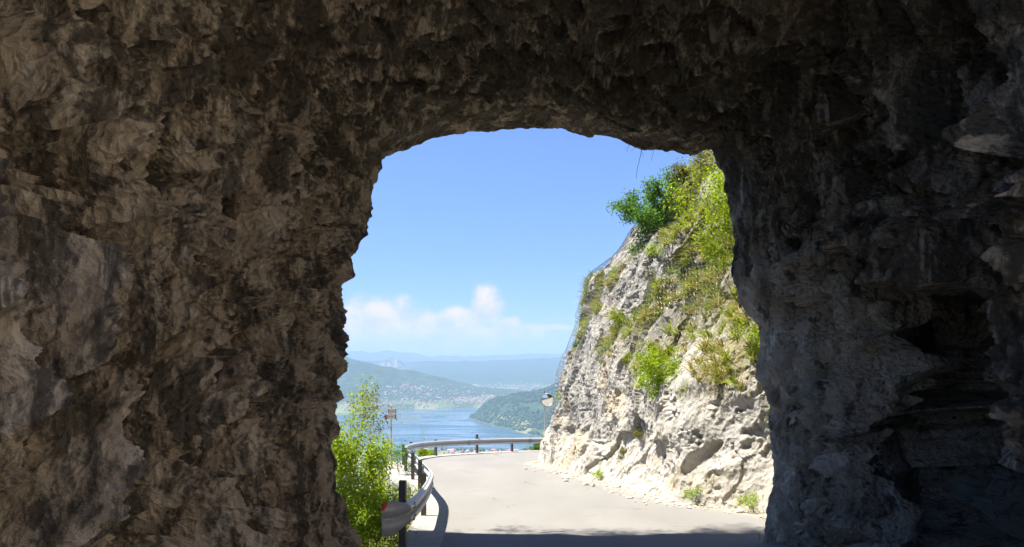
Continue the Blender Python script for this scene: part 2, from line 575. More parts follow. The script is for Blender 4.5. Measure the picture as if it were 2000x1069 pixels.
    D = D * (1 - .8 * sstep(0, .5, nich))
        # D > 0 comes into the tunnel
    V = np.stack([X - NXo * D + 4.2 * nich, Y + NY * D + 5.2 * nich, Z - NZo * D], -1)
    nr = X.shape[0]
    fs = grid_faces(nr, NU)
    pillar_lit = np.where(right, (1 - my * mz) * sstep(9.3, 10.2, Y + (fbm(A * 1.1, B * 1.1, 3, 111) - .5) * 2.0) * sstep(2.2, .6, Z + (fbm(A * .9, B * .9, 3, 113) - .5) * 1.6), 0)  # where the hill-side pillar is coloured as if lit
    return mesh_np('rock_tunnel', V.reshape(-1, 3), fs, [M_TUNNEL], smooth=False, attrs={'pillar_light': pillar_lit.ravel()}), lip, u


tunnel, lip, lip_u = build_tunnel()
tag(tunnel, 'dark rough-hewn rock tunnel whose ragged mouth frames the lake view', 'tunnel')

# roots that hang from the lip
for i, (x0, y0, pts, r) in enumerate([
        (1254, 276, [(1250, 305), (1246, 325), (1243, 350)], .006),
        (1232, 276, [(1226, 288), (1222, 298)], .005),
        (1244, 278, [(1238, 290), (1233, 298)], .004),
        (1275, 285, [(1277, 300), (1271, 316)], .004)]):
    m = MB()
    dd = 12.9
    pp = [at(x0, y0 - 14, dd)] + [at(x + random.uniform(-1, 1), y, dd + random.uniform(-.04, .04)) for x, y in [(x0, y0)] + pts]
    fine = [pp[0]]
    for q0, q1 in zip(pp, pp[1:]):
        for k in (1, 2, 3):
            fine.append(q0.lerp(q1, k / 3) + Vector((random.uniform(-.008, .008), random.uniform(-.01, .01), 0)))
    m.tube(fine, list(np.linspace(r, r * .45, len(fine))), 5)
    if i == 0:
        m.tube([fine[5], fine[5] + Vector((.03, 0, -.05)), fine[5] + Vector((.035, 0, -.1))], [.003, .0025, .002], 4)
    o = m.build('hanging_root', M_ROOT)
    tag(o, ['longest thin root dangling from the tunnel lip against the sky', 'short slanted root left of the longest dangling root',
            'very short slanted root close beside the longest dangling root', 'thin curved root right of the longest dangling root'][i], 'root', 'roots hanging from the tunnel lip')

# ------------------------------------------------------------------ road
RAIL = np.array([(-1.5, 10.8), (-1.5, 12.0), (-1.61, 14.5), (-1.83, 17), (-2.35, 20), (-3.05, 24), (-3.85, 28), (-4.3, 31.2), (-4.32, 33.6),
                 (-4.0, 35.6), (-3.35, 37.2), (-2.2, 38.8), (-.4, 40.6), (1.7, 41.6), (5, 42.1), (9, 41.6)])


def smooth_path(P, n):
    """Catmull-Rom through the points, resampled evenly"""
    P = np.asarray(P, float)
    Q = np.vstack([2 * P[0] - P[1], P, 2 * P[-1] - P[-2]])
    out = []
    for i in range(1, len(Q) - 2):
        for k in range(24):
            s = k / 24
            a, b, c, d = Q[i - 1], Q[i], Q[i + 1], Q[i + 2]
            out.append(.5 * (2 * b + (c - a) * s + (2 * a - 5 * b + 4 * c - d) * s * s + (3 * b - a - 3 * c + d) * s ** 3))
    out.append(P[-1])
    out = np.array(out)
    L = np.r_[0, np.cumsum(np.linalg.norm(np.diff(out, axis=0), axis=1))]
    s = np.linspace(0, L[-1], n)
    return np.stack([np.interp(s, L, out[:, k]) for k in range(out.shape[1])], 1), s


RP, RS = smooth_path(RAIL, 260)
RT = np.gradient(RP, axis=0)
RT /= np.linalg.norm(RT, axis=1, keepdims=True)
RN = np.stack([RT[:, 1], -RT[:, 0]], 1)      # towards the road

CB = np.array([(8.2, 10.6), (7.2, 11.6), (6.2, 13.4), (5.2, 15.5), (4.05, 17.2), (3.36, 20), (2.58, 24), (1.7, 28), (1.25, 30.4), (1.2, 31.8),
               (1.7, 33.3), (3.0, 34.8), (5.4, 36.4), (9, 38)])
CP, CS = smooth_path(CB, 1100)


def build_road():
    ys = np.r_[np.linspace(-16, 11, 54, endpoint=False), np.linspace(11, 41.8, 150)]
    NX = 90
    m = RP[:, 1].argmax()
    xl = np.interp(ys, RP[:m + 1, 1], RP[:m + 1, 0] + .2, left=-3.2)
    V, E = [], []
    cy, cx = CP[:, 1], CP[:, 0]
    for y, x0 in zip(ys, xl):
        x1 = 12.0
        x = np.linspace(x0, x1, NX) if y > 36 else x0 + (x1 - x0) * np.linspace(0, 1, NX) ** 1.2
        z = zroad(y) + np.zeros(NX) + .03 * (fbm(x * .8, np.full(NX, y * .4), 2, 5) - .5)
        V.append(np.stack([x, np.full(NX, y), z], 1))
        xc = np.interp(y, cy, cx)
        E.append(1 - sstep(.1, .8, xc - x) if y > 11 else 1 - sstep(.0, 1.6, 4.6 - x))
    V = np.concatenate(V)
    return mesh_np('road', V, grid_faces(len(ys), NX, True), [M_ROAD], smooth=True, attrs={'verge': np.concatenate(E)})


road = build_road()
tag(road, 'sunlit pale asphalt road bending right round the rock', 'road', None, 'structure')


def build_kerb():
    """concrete edge beam under the guardrail; its outer part steps out beyond the third post"""
    rows = []
    for (x, y), n, s in zip(RP, RN, RS):
        outw = .22 + .5 * float(sstep(10.2, 10.35, s)) * (1 - float(sstep(21.5, 21.8, s)))
        z = zr(y)
        prof = [(.4, -.25), (.4, .006), (.36, .01), (-.12, .03), (-outw, .04), (-outw - .02, .02), (-outw - .06, -1.6)]
        rows.append([(x + n[0] * o, y + n[1] * o, z + h) for o, h in prof])
    V = np.array(rows)
    V0 = V[:1].copy()
    V0[:, :, 1] -= 3.2
    V0[:, :, 0] -= .1
    V0[:, :, 2] += 3.2 * SLOPE
    V = np.concatenate([V0, V])
    # relief of the cast concrete
    V[:, :, 2] += (fbm(V[:, :, 0] * 3, V[:, :, 1] * 3, 3, 9) - .5) * .02
    return mesh_np('kerb', V.reshape(-1, 3), grid_faces(V.shape[0], V.shape[1], True), [M_CONC])


tag(build_kerb(), 'pale concrete edge strip under the guardrail', 'kerb', None, 'structure')

# ------------------------------------------------------------------ guardrail
gr = empty('guardrail', (RP[0][0], RP[0][1], zr(RP[0][1])))
tag(gr, 'galvanised steel guardrail curving along the valley edge of the road', 'guardrail')
GI = Matrix.Translation(gr.location).inverted()


def parented(o, par):
    o.matrix_parent_inverse = Matrix.Translation(par.location).inverted()
    return o


RAIL_C = .60      # height of the beam's centre line over the road
PROF = [(-.155, .0), (-.150, .012), (-.128, .03), (-.115, .07), (-.075, .083), (-.045, .07), (-.03, .015), (0, .002), (.03, .015), (.045, .07),
        (.075, .083), (.115, .07), (.128, .03), (.150, .012), (.155, 0)]


def build_beam():
    th = .006
    outer = [(n, z) for z, n in PROF]
    back = [(n - th, z) for z, n in PROF[::-1]]
    loop = outer + back
    k = len(loop)
    V = np.zeros((len(RP), k, 3))
    for i, ((x, y), nn) in enumerate(zip(RP, RN)):
        for j, (o, h) in enumerate(loop):
            V[i, j] = (x + nn[0] * o, y + nn[1] * o, zr(y) + RAIL_C + h)
    nr = len(RP)
    fs = []
    for i in range(nr - 1):
        for j in range(k):
            j2 = (j + 1) % k
            fs.append((i * k + j, (i + 1) * k + j, (i + 1) * k + j2, i * k + j2))
    return mesh_np('beam', V.reshape(-1, 3), np.array(fs), [M_GALV], parent=gr)


beam = parented(build_beam(), gr)


def rail_at(s):
    i = int(np.argmin(np.abs(RS - s)))
    return Vector((RP[i][0], RP[i][1], zr(RP[i][1]))), Vector((RN[i][0], RN[i][1], 0)), Vector((RT[i][0], RT[i][1], 0))


# splice plates with their bolts lie on the beam
for s in (.55, 4.5, 8.5, 12.5, 16.5, 20.5, 24.6, 28.8, 33.0):
    c, n, tt = rail_at(s)
    m = MB()
    vs = []
    for dt in (-.17, .0):
        for z, o in PROF:
            vs.append(c + tt * dt + n * (o + .004) + Vector((0, 0, RAIL_C + z)))
    k = len(PROF)
    m.add(vs, [(i, i + 1, k + i + 1, k + i) for i in range(k - 1)])
    lap = parented(m.build('splice_lap', M_GALVDULL, gr), gr)
    if s < 5:
        for hz in (-.115, -.06, .06, .115):
            for dt in (-.12, -.05):
                m = MB()
                q = c + tt * dt + Vector((0, 0, RAIL_C + hz)) + n * (.075 if abs(hz) < .1 else .068)
                m.tube([q, q + n * .014], .013, 6)
                bo = m.build('bolt', M_BOLT, lap)

POSTS = [(.3, 1.04, -.7), (4.3, .84, -.35), (8.6, .86, -.35), (12.6, .84, -.35), (16.2, .84, -.2), (19.5, .84, -.2), (23.0, .8, -.2), (26.3, .8, -.2), (29.4, .98, -.2),
         (31.8, .76, -.2), (35.6, .76, -.2)]
for s, hgt, dn in POSTS:
    c, n, tt = rail_at(s)
    m = MB()
    w, dpt, th = .055, .10, .008
    b = c - n * .085
    # C-section post: web and two flanges
    sec = [(-w, 0), (w, 0), (w, -dpt), (w - th, -dpt), (w - th, -th), (-w + th, -th), (-w + th, -dpt), (-w, -dpt)]
    vs = []
    for z in (dn, hgt):
        for a_, o_ in sec:
            vs.append(b + tt * a_ + n * (o_ + .05) + Vector((0, 0, z)))
    k = len(sec)
    fs = [(i, (i + 1) % k, k + (i + 1) % k, k + i) for i in range(k)]
    fs += [(k + 0, k + 1, k + 2, k + 3), (k + 0, k + 3, k + 4, k + 5), (k + 0, k + 5, k + 6, k + 7)]
    m.add(vs, fs)
    pst = parented(m.build('post', M_POST, gr), gr)
    m = MB()
    q = c + Vector((0, 0, RAIL_C)) - n * .02
    m.box(q, (.07, .07, .2), math.atan2(tt.y, tt.x))
    sp = parented(m.build('spacer', M_GALVDULL, gr), gr)

# flared end piece, turned across the road's edge
c, n, tt = rail_at(0.0)
m = MB()
NA, NB = 25, 25
vs, fs = [], []
for i in range(NA):
    f = i / (NA - 1)
    ang = f * math.radians(62)
    # swing from along the rail to across it
    base = c - tt * (.34 * math.sin(ang) * .62) - n * (.31 * f ** 1.15)
    half = .155 + .08 * float(sstep(0, .6, f))
    for j in range(NB):
        g = j / (NB - 1) * 2 - 1
        relief = .083 * (abs(math.sin(g * math.pi)) ** .8) * (1 - f) ** 1.5 + .05 * f * (abs(math.sin(g * math.pi)) ** 1.2)
        hz = half
        if f > .8:
            hz = half * math.sqrt(max(.2, 1 - ((f - .8) / .2) ** 2 * .3))
        nn = (n * math.cos(ang) - tt * math.sin(ang)).normalized()
        vs.append(base + nn * relief + Vector((0, 0, RAIL_C + g * hz - .035 * float(sstep(0, .7, f)))))
for i in range(NA - 1):
    for j in range(NB - 1):
        fs.append((i * NB + j, (i + 1) * NB + j, (i + 1) * NB + j + 1, i * NB + j + 1))
m.add(vs, fs)
term = m.build('end_terminal', M_GALV, gr, smooth=True)
sol = term.modifiers.new('thick', 'SOLIDIFY')
sol.thickness = .008
parented(term, gr)
# red reflector on its top outer corner
m = MB()
pick = []
for i in range(12, NA):
    for j in range(NB - 10, NB):
        pick.append((i, j))
nfr = (n * math.cos(math.radians(58)) - tt * math.sin(math.radians(58))).normalized()
vv = {}
for i, j in pick:
    vv[(i, j)] = len(vv)
vl = [vs[i * NB + j] + nfr * .012 for i, j in pick]
fl = []
for i in range(12, NA - 1):
    for j in range(NB - 10, NB - 1):
        if ((NA - 1 - i) / 7) ** 1.4 + ((NB - 1 - j) / 6) ** 1.4 <= 1:
            fl.append((vv[(i, j)], vv[(i + 1, j)], vv[(i + 1, j + 1)], vv[(i, j + 1)]))
m.add(vl, fl)
rf = m.build('reflector', M_RED, term, smooth=True)
rf['label'] = 'red reflective corner of the guardrail end'

# ------------------------------------------------------------------ cliff
LEAN_H = [-2, 0, 1.2, 3.5, 5.1, 6.15, 7.5, 8.2, 9.5, 10.3, 11.3, 12.5, 16]
LEAN_X = [-.25, 0, .5, .9, 1.6, 1.95, 2.25, 3.0, 4.2, 5.0, 5.8, 6.8, 10.2]


def build_cliff():
    NS, NH = 1000, 440
    # resample the foot: fine where it is seen
    sv = np.linspace(0, CS[-1], 4000)
    yv, xv = np.interp(sv, CS, CP[:, 1]), np.interp(sv, CS, CP[:, 0])
    dens = np.where((yv > 13) & (yv < 33.5), 1.0, .25)
    cum = np.cumsum(dens)
    s = np.interp(np.linspace(cum[0], cum[-1], NS), cum, sv)
    bx, by = np.interp(s, CS, CP[:, 0]), np.interp(s, CS, CP[:, 1])
    h = np.r_[np.linspace(-.7, 9, 320, endpoint=False), np.linspace(9, 16, NH - 320)]
    H = np.broadcast_to(h[None], (NS, NH))
    S = np.broadcast_to(s[:, None], (NS, NH))
    lean = np.interp(h, LEAN_H, LEAN_X)[None, :] * np.ones((NS, 1))
    # the middle of the face is stepped back to a grassy ledge
    mid = np.exp(-((by - 18.5) / 3.2) ** 2)[:, None]
    lean = lean + mid * (.75 * sstep(2.6, 4.2, H) + .5 * sstep(4.5, 8, H)) - mid * .25 * sstep(.8, 2.4, H) * (1 - sstep(2.6, 3.4, H))
    dirx = np.interp(by, [10, 30, 33, 38], [.96, .99, .97, .9])[:, None]
    diry = np.interp(by, [10, 30, 32, 38], [.28, .14, -.25, -.4])[:, None]
    after = (s > CS[np.argmin(np.abs(CP[:, 1] - 33))]).astype(float)[:, None]
    X = bx[:, None] + dirx * lean
    Y = by[:, None] + diry * lean * (1 - .3 * after)
    Z = zroad(by)[:, None] + H
    P = np.stack([X, Y, Z], -1)

    def normals(P):
        a, b = np.gradient(P, axis=0), np.gradient(P, axis=1)
        n = np.cross(b, a)
        return n / (np.linalg.norm(n, axis=-1, keepdims=True) + 1e-9)
    N = normals(P)
    low = (fbm(S * .33, H * .4, 3, 201) - .5) * 1.5
    big = facet(S / 2.3 + .4 * fbm(S, H, 2, 5), H / 1.9 + .4 * fbm(S, H, 2, 6), 211, .6) * .27
    sl = S + .12 * H
    w = .35 * (fbm(S * 1.6, H * 1.6, 3, 221) - .5)
    w2 = .35 * (fbm(S * 1.6, H * 1.6, 3, 225) - .5)
    f1 = scoop((sl + w) / 1.0, (H + w2) / 1.2, 231, .9) * .2 + scoop((sl + w) / 1.4 + 3, (H + w2) / 1.1, 235, 1.2, 1.0, -1) * .16
    f2 = scoop((sl + w) / .38, (H + w2) / .4, 241, 1.0) * .08
    w3 = .06 * (fbm(S * 8, H * 8, 2, 251) - .5)
    f3 = scoop((sl + w + w3) / .14, (H + w2 - w3) / .15, 261, 1.0) * .035
    f4 = (fbm(S * 14, H * 14, 3, 271) - .5) * .05
    pits = -.2 * sstep(.64, .76, fbm(S * 1.3 + .3 * H, H * 1.5, 4, 281)) - .1 * sstep(.6, .7, fbm(S * 3.6, H * 3.1, 4, 283))
    rough = .35 + 1.1 * fbm(S * .35, H * .35, 2, 285)
    D = low * .55 + big + (f1 + f2) * rough + f3 + f4 + pits
    # foot: the base spreads a little and stays near the drawn line
    foot = 1 - .75 * np.exp(-np.maximum(H, 0) / .5)
    D = D * foot + .04 * np.exp(-np.maximum(H, 0) / .35)
    # a dark slanting hollow low on the near face
    q = ((S - s[np.argmin(np.abs(by - 17.4))]) * .75 + (H - .95) * .9)
    q2 = (H - .95) * .75 - (S - s[np.argmin(np.abs(by - 17.4))]) * .9
    D = D - .32 * (1 - sstep(.5, 1.2, (q / .2) ** 2 + (q2 / .75) ** 2 + (fbm(S * 4, H * 4, 3, 290) - .5)))
    P2 = P + N * D[..., None]
    # grass lives on the ledge and in patches
    g = fbm(S * .8, H * .8, 4, 301)
    byg = by[:, None]
    A = sstep(2.7, 3.5, H + (g - .5) * 2.2 + .25 * (20.5 - byg) * 0) * (1 - sstep(22.2, 23.8, byg + (g - .5) * 5))
    A = A * sstep(.42, .56, g + .2 * vnoise(S * 3, H * 3, 44))
    B = sstep(.54, .62, fbm(S * .9, H * .45, 4, 305)) * sstep(3.2, 5, H) * .9
    C = sstep(9.2, 10.2, H + (g - .5) * 1.5) * (g > .42)
    G = np.clip(np.maximum(np.maximum(A, B), C), 0, 1)
    near = (1 - sstep(21, 26, byg)) * (1 - sstep(3.4, 4.4, H))
    fs = grid_faces(NS, NH)
    ob = mesh_np('cliff', P2.reshape(-1, 3), fs, [M_CLIFF], smooth=False,
                 attrs={'hh': H.ravel(), 'nearness': np.broadcast_to(near, H.shape).ravel(), 'grassm': G.ravel()})
    drape = P + N * (low * .55 + np.maximum(big, -.05) * .8 + .22)[..., None]
    return ob, P2, normals(P2), G, s, by, h, drape


cliff, CLP, CLN, CLG, CLs, CLby, CLh, CLD = build_cliff()
tag(cliff, 'tall sunlit limestone cliff on the right side of the road', 'cliff', None, 'structure')


def cliff_idx(y0, h0):
    return int(np.argmin(np.abs(np.where(CLs < 24.5, CLby, 999) - y0))), int(np.argmin(np.abs(CLh - h0)))


def cliff_pt(y0, h0):
    i, j = cliff_idx(y0, h0)
    return Vector(CLP[i, j]), Vector(CLN[i, j])



def build_bounce_bank():  # out of view, added to reflect sun onto the tunnel's left wall
    ys, hs = np.linspace(-22, 9.5, 160), np.linspace(-.5, 11, 70)
    Y, H = np.meshgrid(ys, hs, indexing='ij')
    X = 7.3 + .16 * H + (fbm(Y * .5, H * .5, 4, 801) - .5) * 1.6 + facet(Y / .9, H / .8, 811, .8) * .3
    Z = zroad(Y) + H
    o = mesh_np('bounce_bank', np.stack([X, Y, Z], -1).reshape(-1, 3), grid_faces(len(ys), len(hs), True), [M_BOUNCE])
    tag(o, 'unseen rock bank added behind the tunnel to bounce sunlight into it', 'bank', None, 'structure')


build_bounce_bank()

# grass tufts on the ledges: blades arch over and droop
def blades(P, N, rs, lmin, lmax, wid, nseg=2, droop=.7):
    n = len(P)
    L = rs.uniform(lmin, lmax, n)
    out = N * .55 + np.array([0, 0, .75]) + rs.normal(0, .45, (n, 3))
    out /= np.linalg.norm(out, axis=1, keepdims=True)
    side = np.cross(out, rs.normal(0, 1, (n, 3)))
    side /= np.linalg.norm(side, axis=1, keepdims=True)
    p1 = P + out * (L * .5)[:, None]
    d2 = out + np.array([0, 0, -1.0]) * (droop * rs.uniform(.4, 1.4, n))[:, None]
    d2 /= np.linalg.norm(d2, axis=1, keepdims=True)
    p2 = p1 + d2 * (L * .55)[:, None]
    w = wid * rs.uniform(.6, 1.3, n)[:, None]
    V = np.stack([P - side * w, P + side * w, p1 + side * w * .8, p1 - side * w * .8, p2 + side * w * .12, p2 - side * w * .12], 1).reshape(-1, 3)
    b = (np.arange(n) * 6)[:, None]
    Fq = np.concatenate([b + np.array([[0, 1, 2, 3]]), b + np.array([[3, 2, 4, 5]])], 0)
    return V, Fq


def cliff_grass():
    rs = np.random.default_rng(5)
    vis = (CLby[:, None] > 13) & (CLs[:, None] < 25) & (CLh[None] > -.2)
    wt = (CLG * vis).ravel()
    # clumped
    ii, jj = np.meshgrid(np.arange(CLG.shape[0]), np.arange(CLG.shape[1]), indexing='ij')
    cl = sstep(.42, .62, fbm(CLs[ii] * 3.2, CLh[jj] * 3.2, 2, 401)).ravel() ** 2
    wt = wt * (.05 + cl)
    wt /= wt.sum()
    idx = np.repeat(rs.choice(len(wt), 2000, p=wt), 26)
    P = CLP.reshape(-1, 3)[idx] + rs.normal(0, .035, (len(idx), 3))
    N = CLN.reshape(-1, 3)[idx]
    dry = np.repeat(rs.random(len(idx) // 26) < .35, 26)
    for nm, sel, mat, lab in (('dry_grass', dry, M_GRASS, 'dry straw-coloured grass covering the cliff ledges'),
                              ('green_grass', ~dry, M_GRASSG, 'green grass tufts growing on the cliff ledges')):
        V, Fq = blades(P[sel], N[sel], rs, .16, .5, .013)
        tag(mesh_np(nm, V, Fq, [mat], smooth=True), lab, 'grass', None, 'stuff')


cliff_grass()


# rockfall netting: hexagonal wire mesh hung over the upper face
def build_net():
    a = .1
    ok = np.where((CLby > 17.4) & (CLs < 25.6))[0]
    s0, s1 = CLs[ok[0]], CLs[ok[-1]]
    rows = int(12 / (a * 1.5))
    cols = int((s1 - s0) / (a * math.sqrt(3)))
    E = []
    # hexagon lattice as three edge families
    for r in range(rows):
        for c_ in range(cols):
            cx = (c_ + .5 * (r % 2)) * a * math.sqrt(3)
            cy = r * a * 1.5
            hx = a * math.sqrt(3) / 2
            E.append((cx, cy + a, cx + hx, cy + a / 2))
            E.append((cx + hx, cy + a / 2, cx + hx, cy - a / 2))
            E.append((cx + hx, cy - a / 2, cx, cy - a))
    E = np.array(E)

    def mp(sx, hy):
        s = sx + s0
        h = hy
        fi = np.interp(s, CLs, np.arange(len(CLs)))
        fj = np.interp(h, CLh, np.arange(len(CLh)))
        i0 = np.clip(fi.astype(int), 0, len(CLs) - 2)
        j0 = np.clip(fj.astype(int), 0, len(CLh) - 2)
        a_, b_ = (fi - i0)[:, None], (fj - j0)[:, None]
        return (CLD[i0, j0] * (1 - a_) + CLD[i0 + 1, j0] * a_) * (1 - b_) + (CLD[i0, j0 + 1] * (1 - a_) + CLD[i0 + 1, j0 + 1] * a_) * b_, np.interp(s, CLs, CLby)
    for c0 in (0, 2):
        e0, e1 = E[:, c0].copy(), E[:, c0 + 1].copy()
        E[:, c0] = e0 + .16 * (fbm(e0 * 1.3, e1 * 1.3, 3, 61) - .5) + .05 * (vnoise(e0 * 7, e1 * 7, 63) - .5)
        E[:, c0 + 1] = e1 + .3 * (fbm(e0 * 1.3, e1 * 1.3, 3, 67) - .5) + .05 * (vnoise(e0 * 7, e1 * 7, 69) - .5)
    P0, y0 = mp(E[:, 0], E[:, 1] + 1.4)
    P1, y1 = mp(E[:, 2], E[:, 3] + 1.4)
    hh = E[:, 1] + 1.4
    hmin = np.interp(y0, [17, 19, 21.5, 24.5, 26], [6.2, 4.8, 3.9, 2.0, 1.6]) + .25 * (vnoise(E[:, 0] * .8, E[:, 0] * 0, 3) - .5)
    hmax = np.interp(y0, [17, 20, 24, 31], [10.5, 11, 11.2, 11.2])
    k = (hh > hmin) & (hh < hmax) & (np.linalg.norm(P1 - P0, axis=1) < .5)
    V, Fq = tubes_np(P0[k], P1[k], .0034, .0034, 3)
    return mesh_np('rockfall_net', V, Fq, [M_WIRE])


tag(build_net(), 'hexagonal wire rockfall netting draped over the upper cliff face', 'netting')


# ------------------------------------------------------------------ plants
def grow(rs, p, d, L, r, depth, segs, anchors, up=.15, spread=.8, kids=3, wig=.18):
    n = 4
    for k in range(n):
        d = d + rs.normal(0, wig, 3) + np.array([0, 0, up * .4])
        d = d / np.linalg.norm(d)
        q = p + d * (L / n)
        r1 = r * (1 - .18)
        segs.append((p, q, r, r1))
        if depth == 0 or (depth == 1 and k >= 2):
            anchors.append((q, d))
        if depth > 0 and k >= 1:
            for _ in range(kids if k == n - 1 else max(1, kids - 2)):
                dd = d + rs.normal(0, spread, 3)
                dd = dd / np.linalg.norm(dd)
                grow(rs, q, dd, L * rs.uniform(.5, .72), r1 * .6, depth - 1, segs, anchors, up, spread, kids, wig)
        p, r = q, r1


def leaf_cloud(rs, anchors, per, rad, size, drop=.0, flat=.3):
    A = np.array([a for a, _ in anchors])
    n = len(A) * per
    P = np.repeat(A, per, 0) + rs.normal(0, rad, (n, 3)) * np.array([1, 1, .75])
    P[:, 2] -= drop * rs.random(n)
    nrm = rs.normal(0, 1, (n, 3)) * np.array([1, 1, 1]) + np.array([0, 0, flat * 3])
    nrm /= np.linalg.norm(nrm, axis=1, keepdims=True)
    ax = np.cross(nrm, rs.normal(0, 1, (n, 3)))
    ax /= np.linalg.norm(ax, axis=1, keepdims=True)
    sd = np.cross(nrm, ax)
    s = (size * rs.uniform(.55, 1.25, n))[:, None]
    V = np.stack([P - ax * s * .6, P + sd * s * .33 - nrm * s * .08, P + ax * s * .7 - nrm * s * .15, P - sd * s * .33 - nrm * s * .08], 1)
    V = V.reshape(-1, 3)
    return V, np.arange(n * 4).reshape(-1, 4)


def plant(name, loc, label, cat, leafm, seed, stems=1, L=1.0, r=.02, depth=2, per=10, rad=.08, size=.05, spread=.8, up=.15, dirs=None, kids=3, group=None, lean=(0, 0, 1), drop=0, wig=.18, jit=(.06, .06, 0)):
    rs = np.random.default_rng(seed)
    loc = np.array(loc, float)
    segs, anc = [], []
    for k in range(stems):
        d = np.array(lean, float) + (rs.normal(0, .35, 3) * np.array([1, 1, .3]) if stems > 1 else 0)
        d /= np.linalg.norm(d)
        st = loc + (rs.normal(0, 1, 3) * np.array(jit) if stems > 1 else 0)
        if stems > 1:
            segs.append((loc - np.array([0, 0, .12]), st, r, r))
        grow(rs, st, d, L * rs.uniform(.75, 1.1) if stems > 1 else L, r, depth, segs, anc, up, spread, kids, wig)
    e = empty(name, tuple(loc))
    tag(e, label, cat, group)
    sg = segs
    V, Fq = tubes_np([s[0] for s in sg], [s[1] for s in sg], [s[2] for s in sg], [s[3] for s in sg], 5)
    mesh_np('trunk' if cat == 'tree' else 'stem', V - loc, Fq, [M_BARK], smooth=True, parent=e)
    V, Fq = leaf_cloud(rs, anc, per, rad, size, drop)
    mesh_np('crown' if cat == 'tree' else 'foliage', V - loc, Fq, [leafm], parent=e)
    return e


# valley side, left of the guardrail
plant('young_tree', at(684, 1010, 21), 'tall loose yellow-green tree right beside the tunnel edge', 'tree', M_LEAF_Y, 21, 4, 2.0, .022, 2, 5, .1, .062, .2, .4, kids=2, lean=(.0, 0, 1), wig=.07, jit=(.15, .1, 0))
plant('bush', at(676, 1080, 15.5), 'large lush bright green bush filling the gap below the yellow tree', 'bush', M_LEAF_L, 22, 9, 1.3, .018, 2, 8, .08, .06, .2, .4, kids=3, jit=(.15, .2, .1), wig=.1)
plant('bush', at(708, 1060, 17), 'bright green bush behind the guardrail end', 'bush', M_LEAF_L, 23, 5, .7, .015, 2, 9, .09, .055, .45, .25, kids=3)
plant('shrub', at(700, 1120, 12.3), 'low yellow-green shrub at the bottom corner beside the guardrail end', 'bush', M_LEAF_Y, 24, 6, .75, .012, 2, 7, .08, .05, .7, .2, kids=3)
plant('shrub', at(728, 1120, 13.4), 'half-bare shrub with tangled twigs under the guardrail end', 'bush', M_LEAF_Y, 25, 6, .62, .012, 2, 3, .07, .045, .8, .15, kids=3)
plant('sapling', at(733, 980, 20), 'slender sapling between the lush bush and the signpost', 'tree', M_LEAF_O, 26, 1, 1.55, .014, 2, 5, .07, .055, .25, .35, kids=3, wig=.06)
plant('sapling', at(780, 960, 25), 'small dark green sapling right behind the signpost', 'tree', M_LEAF_D, 27, 2, .75, .012, 2, 3, .08, .055, .3, .3, kids=3, wig=.08)
plant('shrub', at(806, 985, 18.6), 'yellowish weed bush between guardrail posts beside the concrete step', 'bush', M_LEAF_Y, 28, 4, .32, .006, 1, 8, .06, .04, .8, .1, kids=3)
plant('bush', at(832, 905, 42), 'round green bush peeking under the far guardrail', 'bush', M_LEAF_L, 29, 6, .42, .012, 2, 7, .1, .08, .7, .15, kids=3)
plant('sprig', at(826, 885, 41), 'thin dark sprig rising above the far guardrail', 'plant', M_LEAF_D, 30, 1, 1.0, .008, 1, 3, .07, .05, .6, .3, kids=3, wig=.05)
plant('bush', at(1064, 893, 46), 'green bush under the far guardrail beside the cliff corner', 'bush', M_LEAF_D, 31, 6, .6, .014, 2, 7, .12, .09, .7, .15, kids=3)

plant('shrub', (-3.6, 12.6, 7.4), 'shrub overhanging the top of the tunnel mouth, its shadow dappling the road', 'bush', M_LEAF_L, 33, 16, .9, .014, 2, 3, .16, .07, .7, .1, kids=3, lean=(.2, .7, .5), jit=(2.6, .3, .5))

# on the cliff
def on_cliff(y0, h0, inset=.1):
    p_, n_ = cliff_pt(y0, h0)
    return p_ - n_ * inset


plant('bush', on_cliff(26.5, 8.5), 'dense deep green bush on the cliff skyline', 'bush', M_LEAF_D, 41, 13, .8, .016, 2, 10, .13, .08, .6, .3, kids=3, lean=(-.35, 0, 1), jit=(.5, .6, .5))
plant('bush', on_cliff(25.6, 9.3), 'pale olive bush on the cliff skyline above the dense green one', 'bush', M_LEAF_O, 42, 7, .72, .012, 2, 5, .12, .07, .5, .35, kids=3, lean=(-.2, 0, 1), jit=(.3, .3, .3))
plant('sapling', on_cliff(25.6, 9.8), 'thin upright sapling topmost on the cliff skyline', 'tree', M_LEAF_O, 43, 2, .9, .012, 2, 4, .1, .065, .4, .4, kids=3, lean=(-.1, 0, 1))
plant('shrub', on_cliff(29.6, 6.9), 'brownish half-bare shrub at the lower end of the cliff skyline', 'bush', M_LEAF_O, 44, 5, .55, .01, 2, 3, .08, .05, .7, .25, kids=3, lean=(-.3, 0, 1), jit=(.2, .3, .1))
plant('shrub', on_cliff(30.4, 4.5), 'tiny green shrub clinging to the cliff edge', 'bush', M_LEAF_D, 45, 4, .3, .006, 1, 8, .07, .05, .8, .2, kids=3, lean=(-.4, 0, 1))
plant('shrub', on_cliff(20.2, 3.15), 'bright drooping green shrub at the lower left of the grassy ledge', 'bush', M_LEAF_L, 46, 11, .5, .008, 2, 5, .09, .055, .55, -.15, kids=3, lean=(-.7, -.3, .45), drop=.15, jit=(.25, .45, .2))
plant('shrub', on_cliff(24.4, 7.1), 'yellow-green tuft shrub on the netted rock', 'bush', M_LEAF_Y, 47, 5, .38, .008, 1, 9, .09, .055, .8, .1, kids=3, lean=(-.5, -.2, .8), jit=(.15, .25, .1))
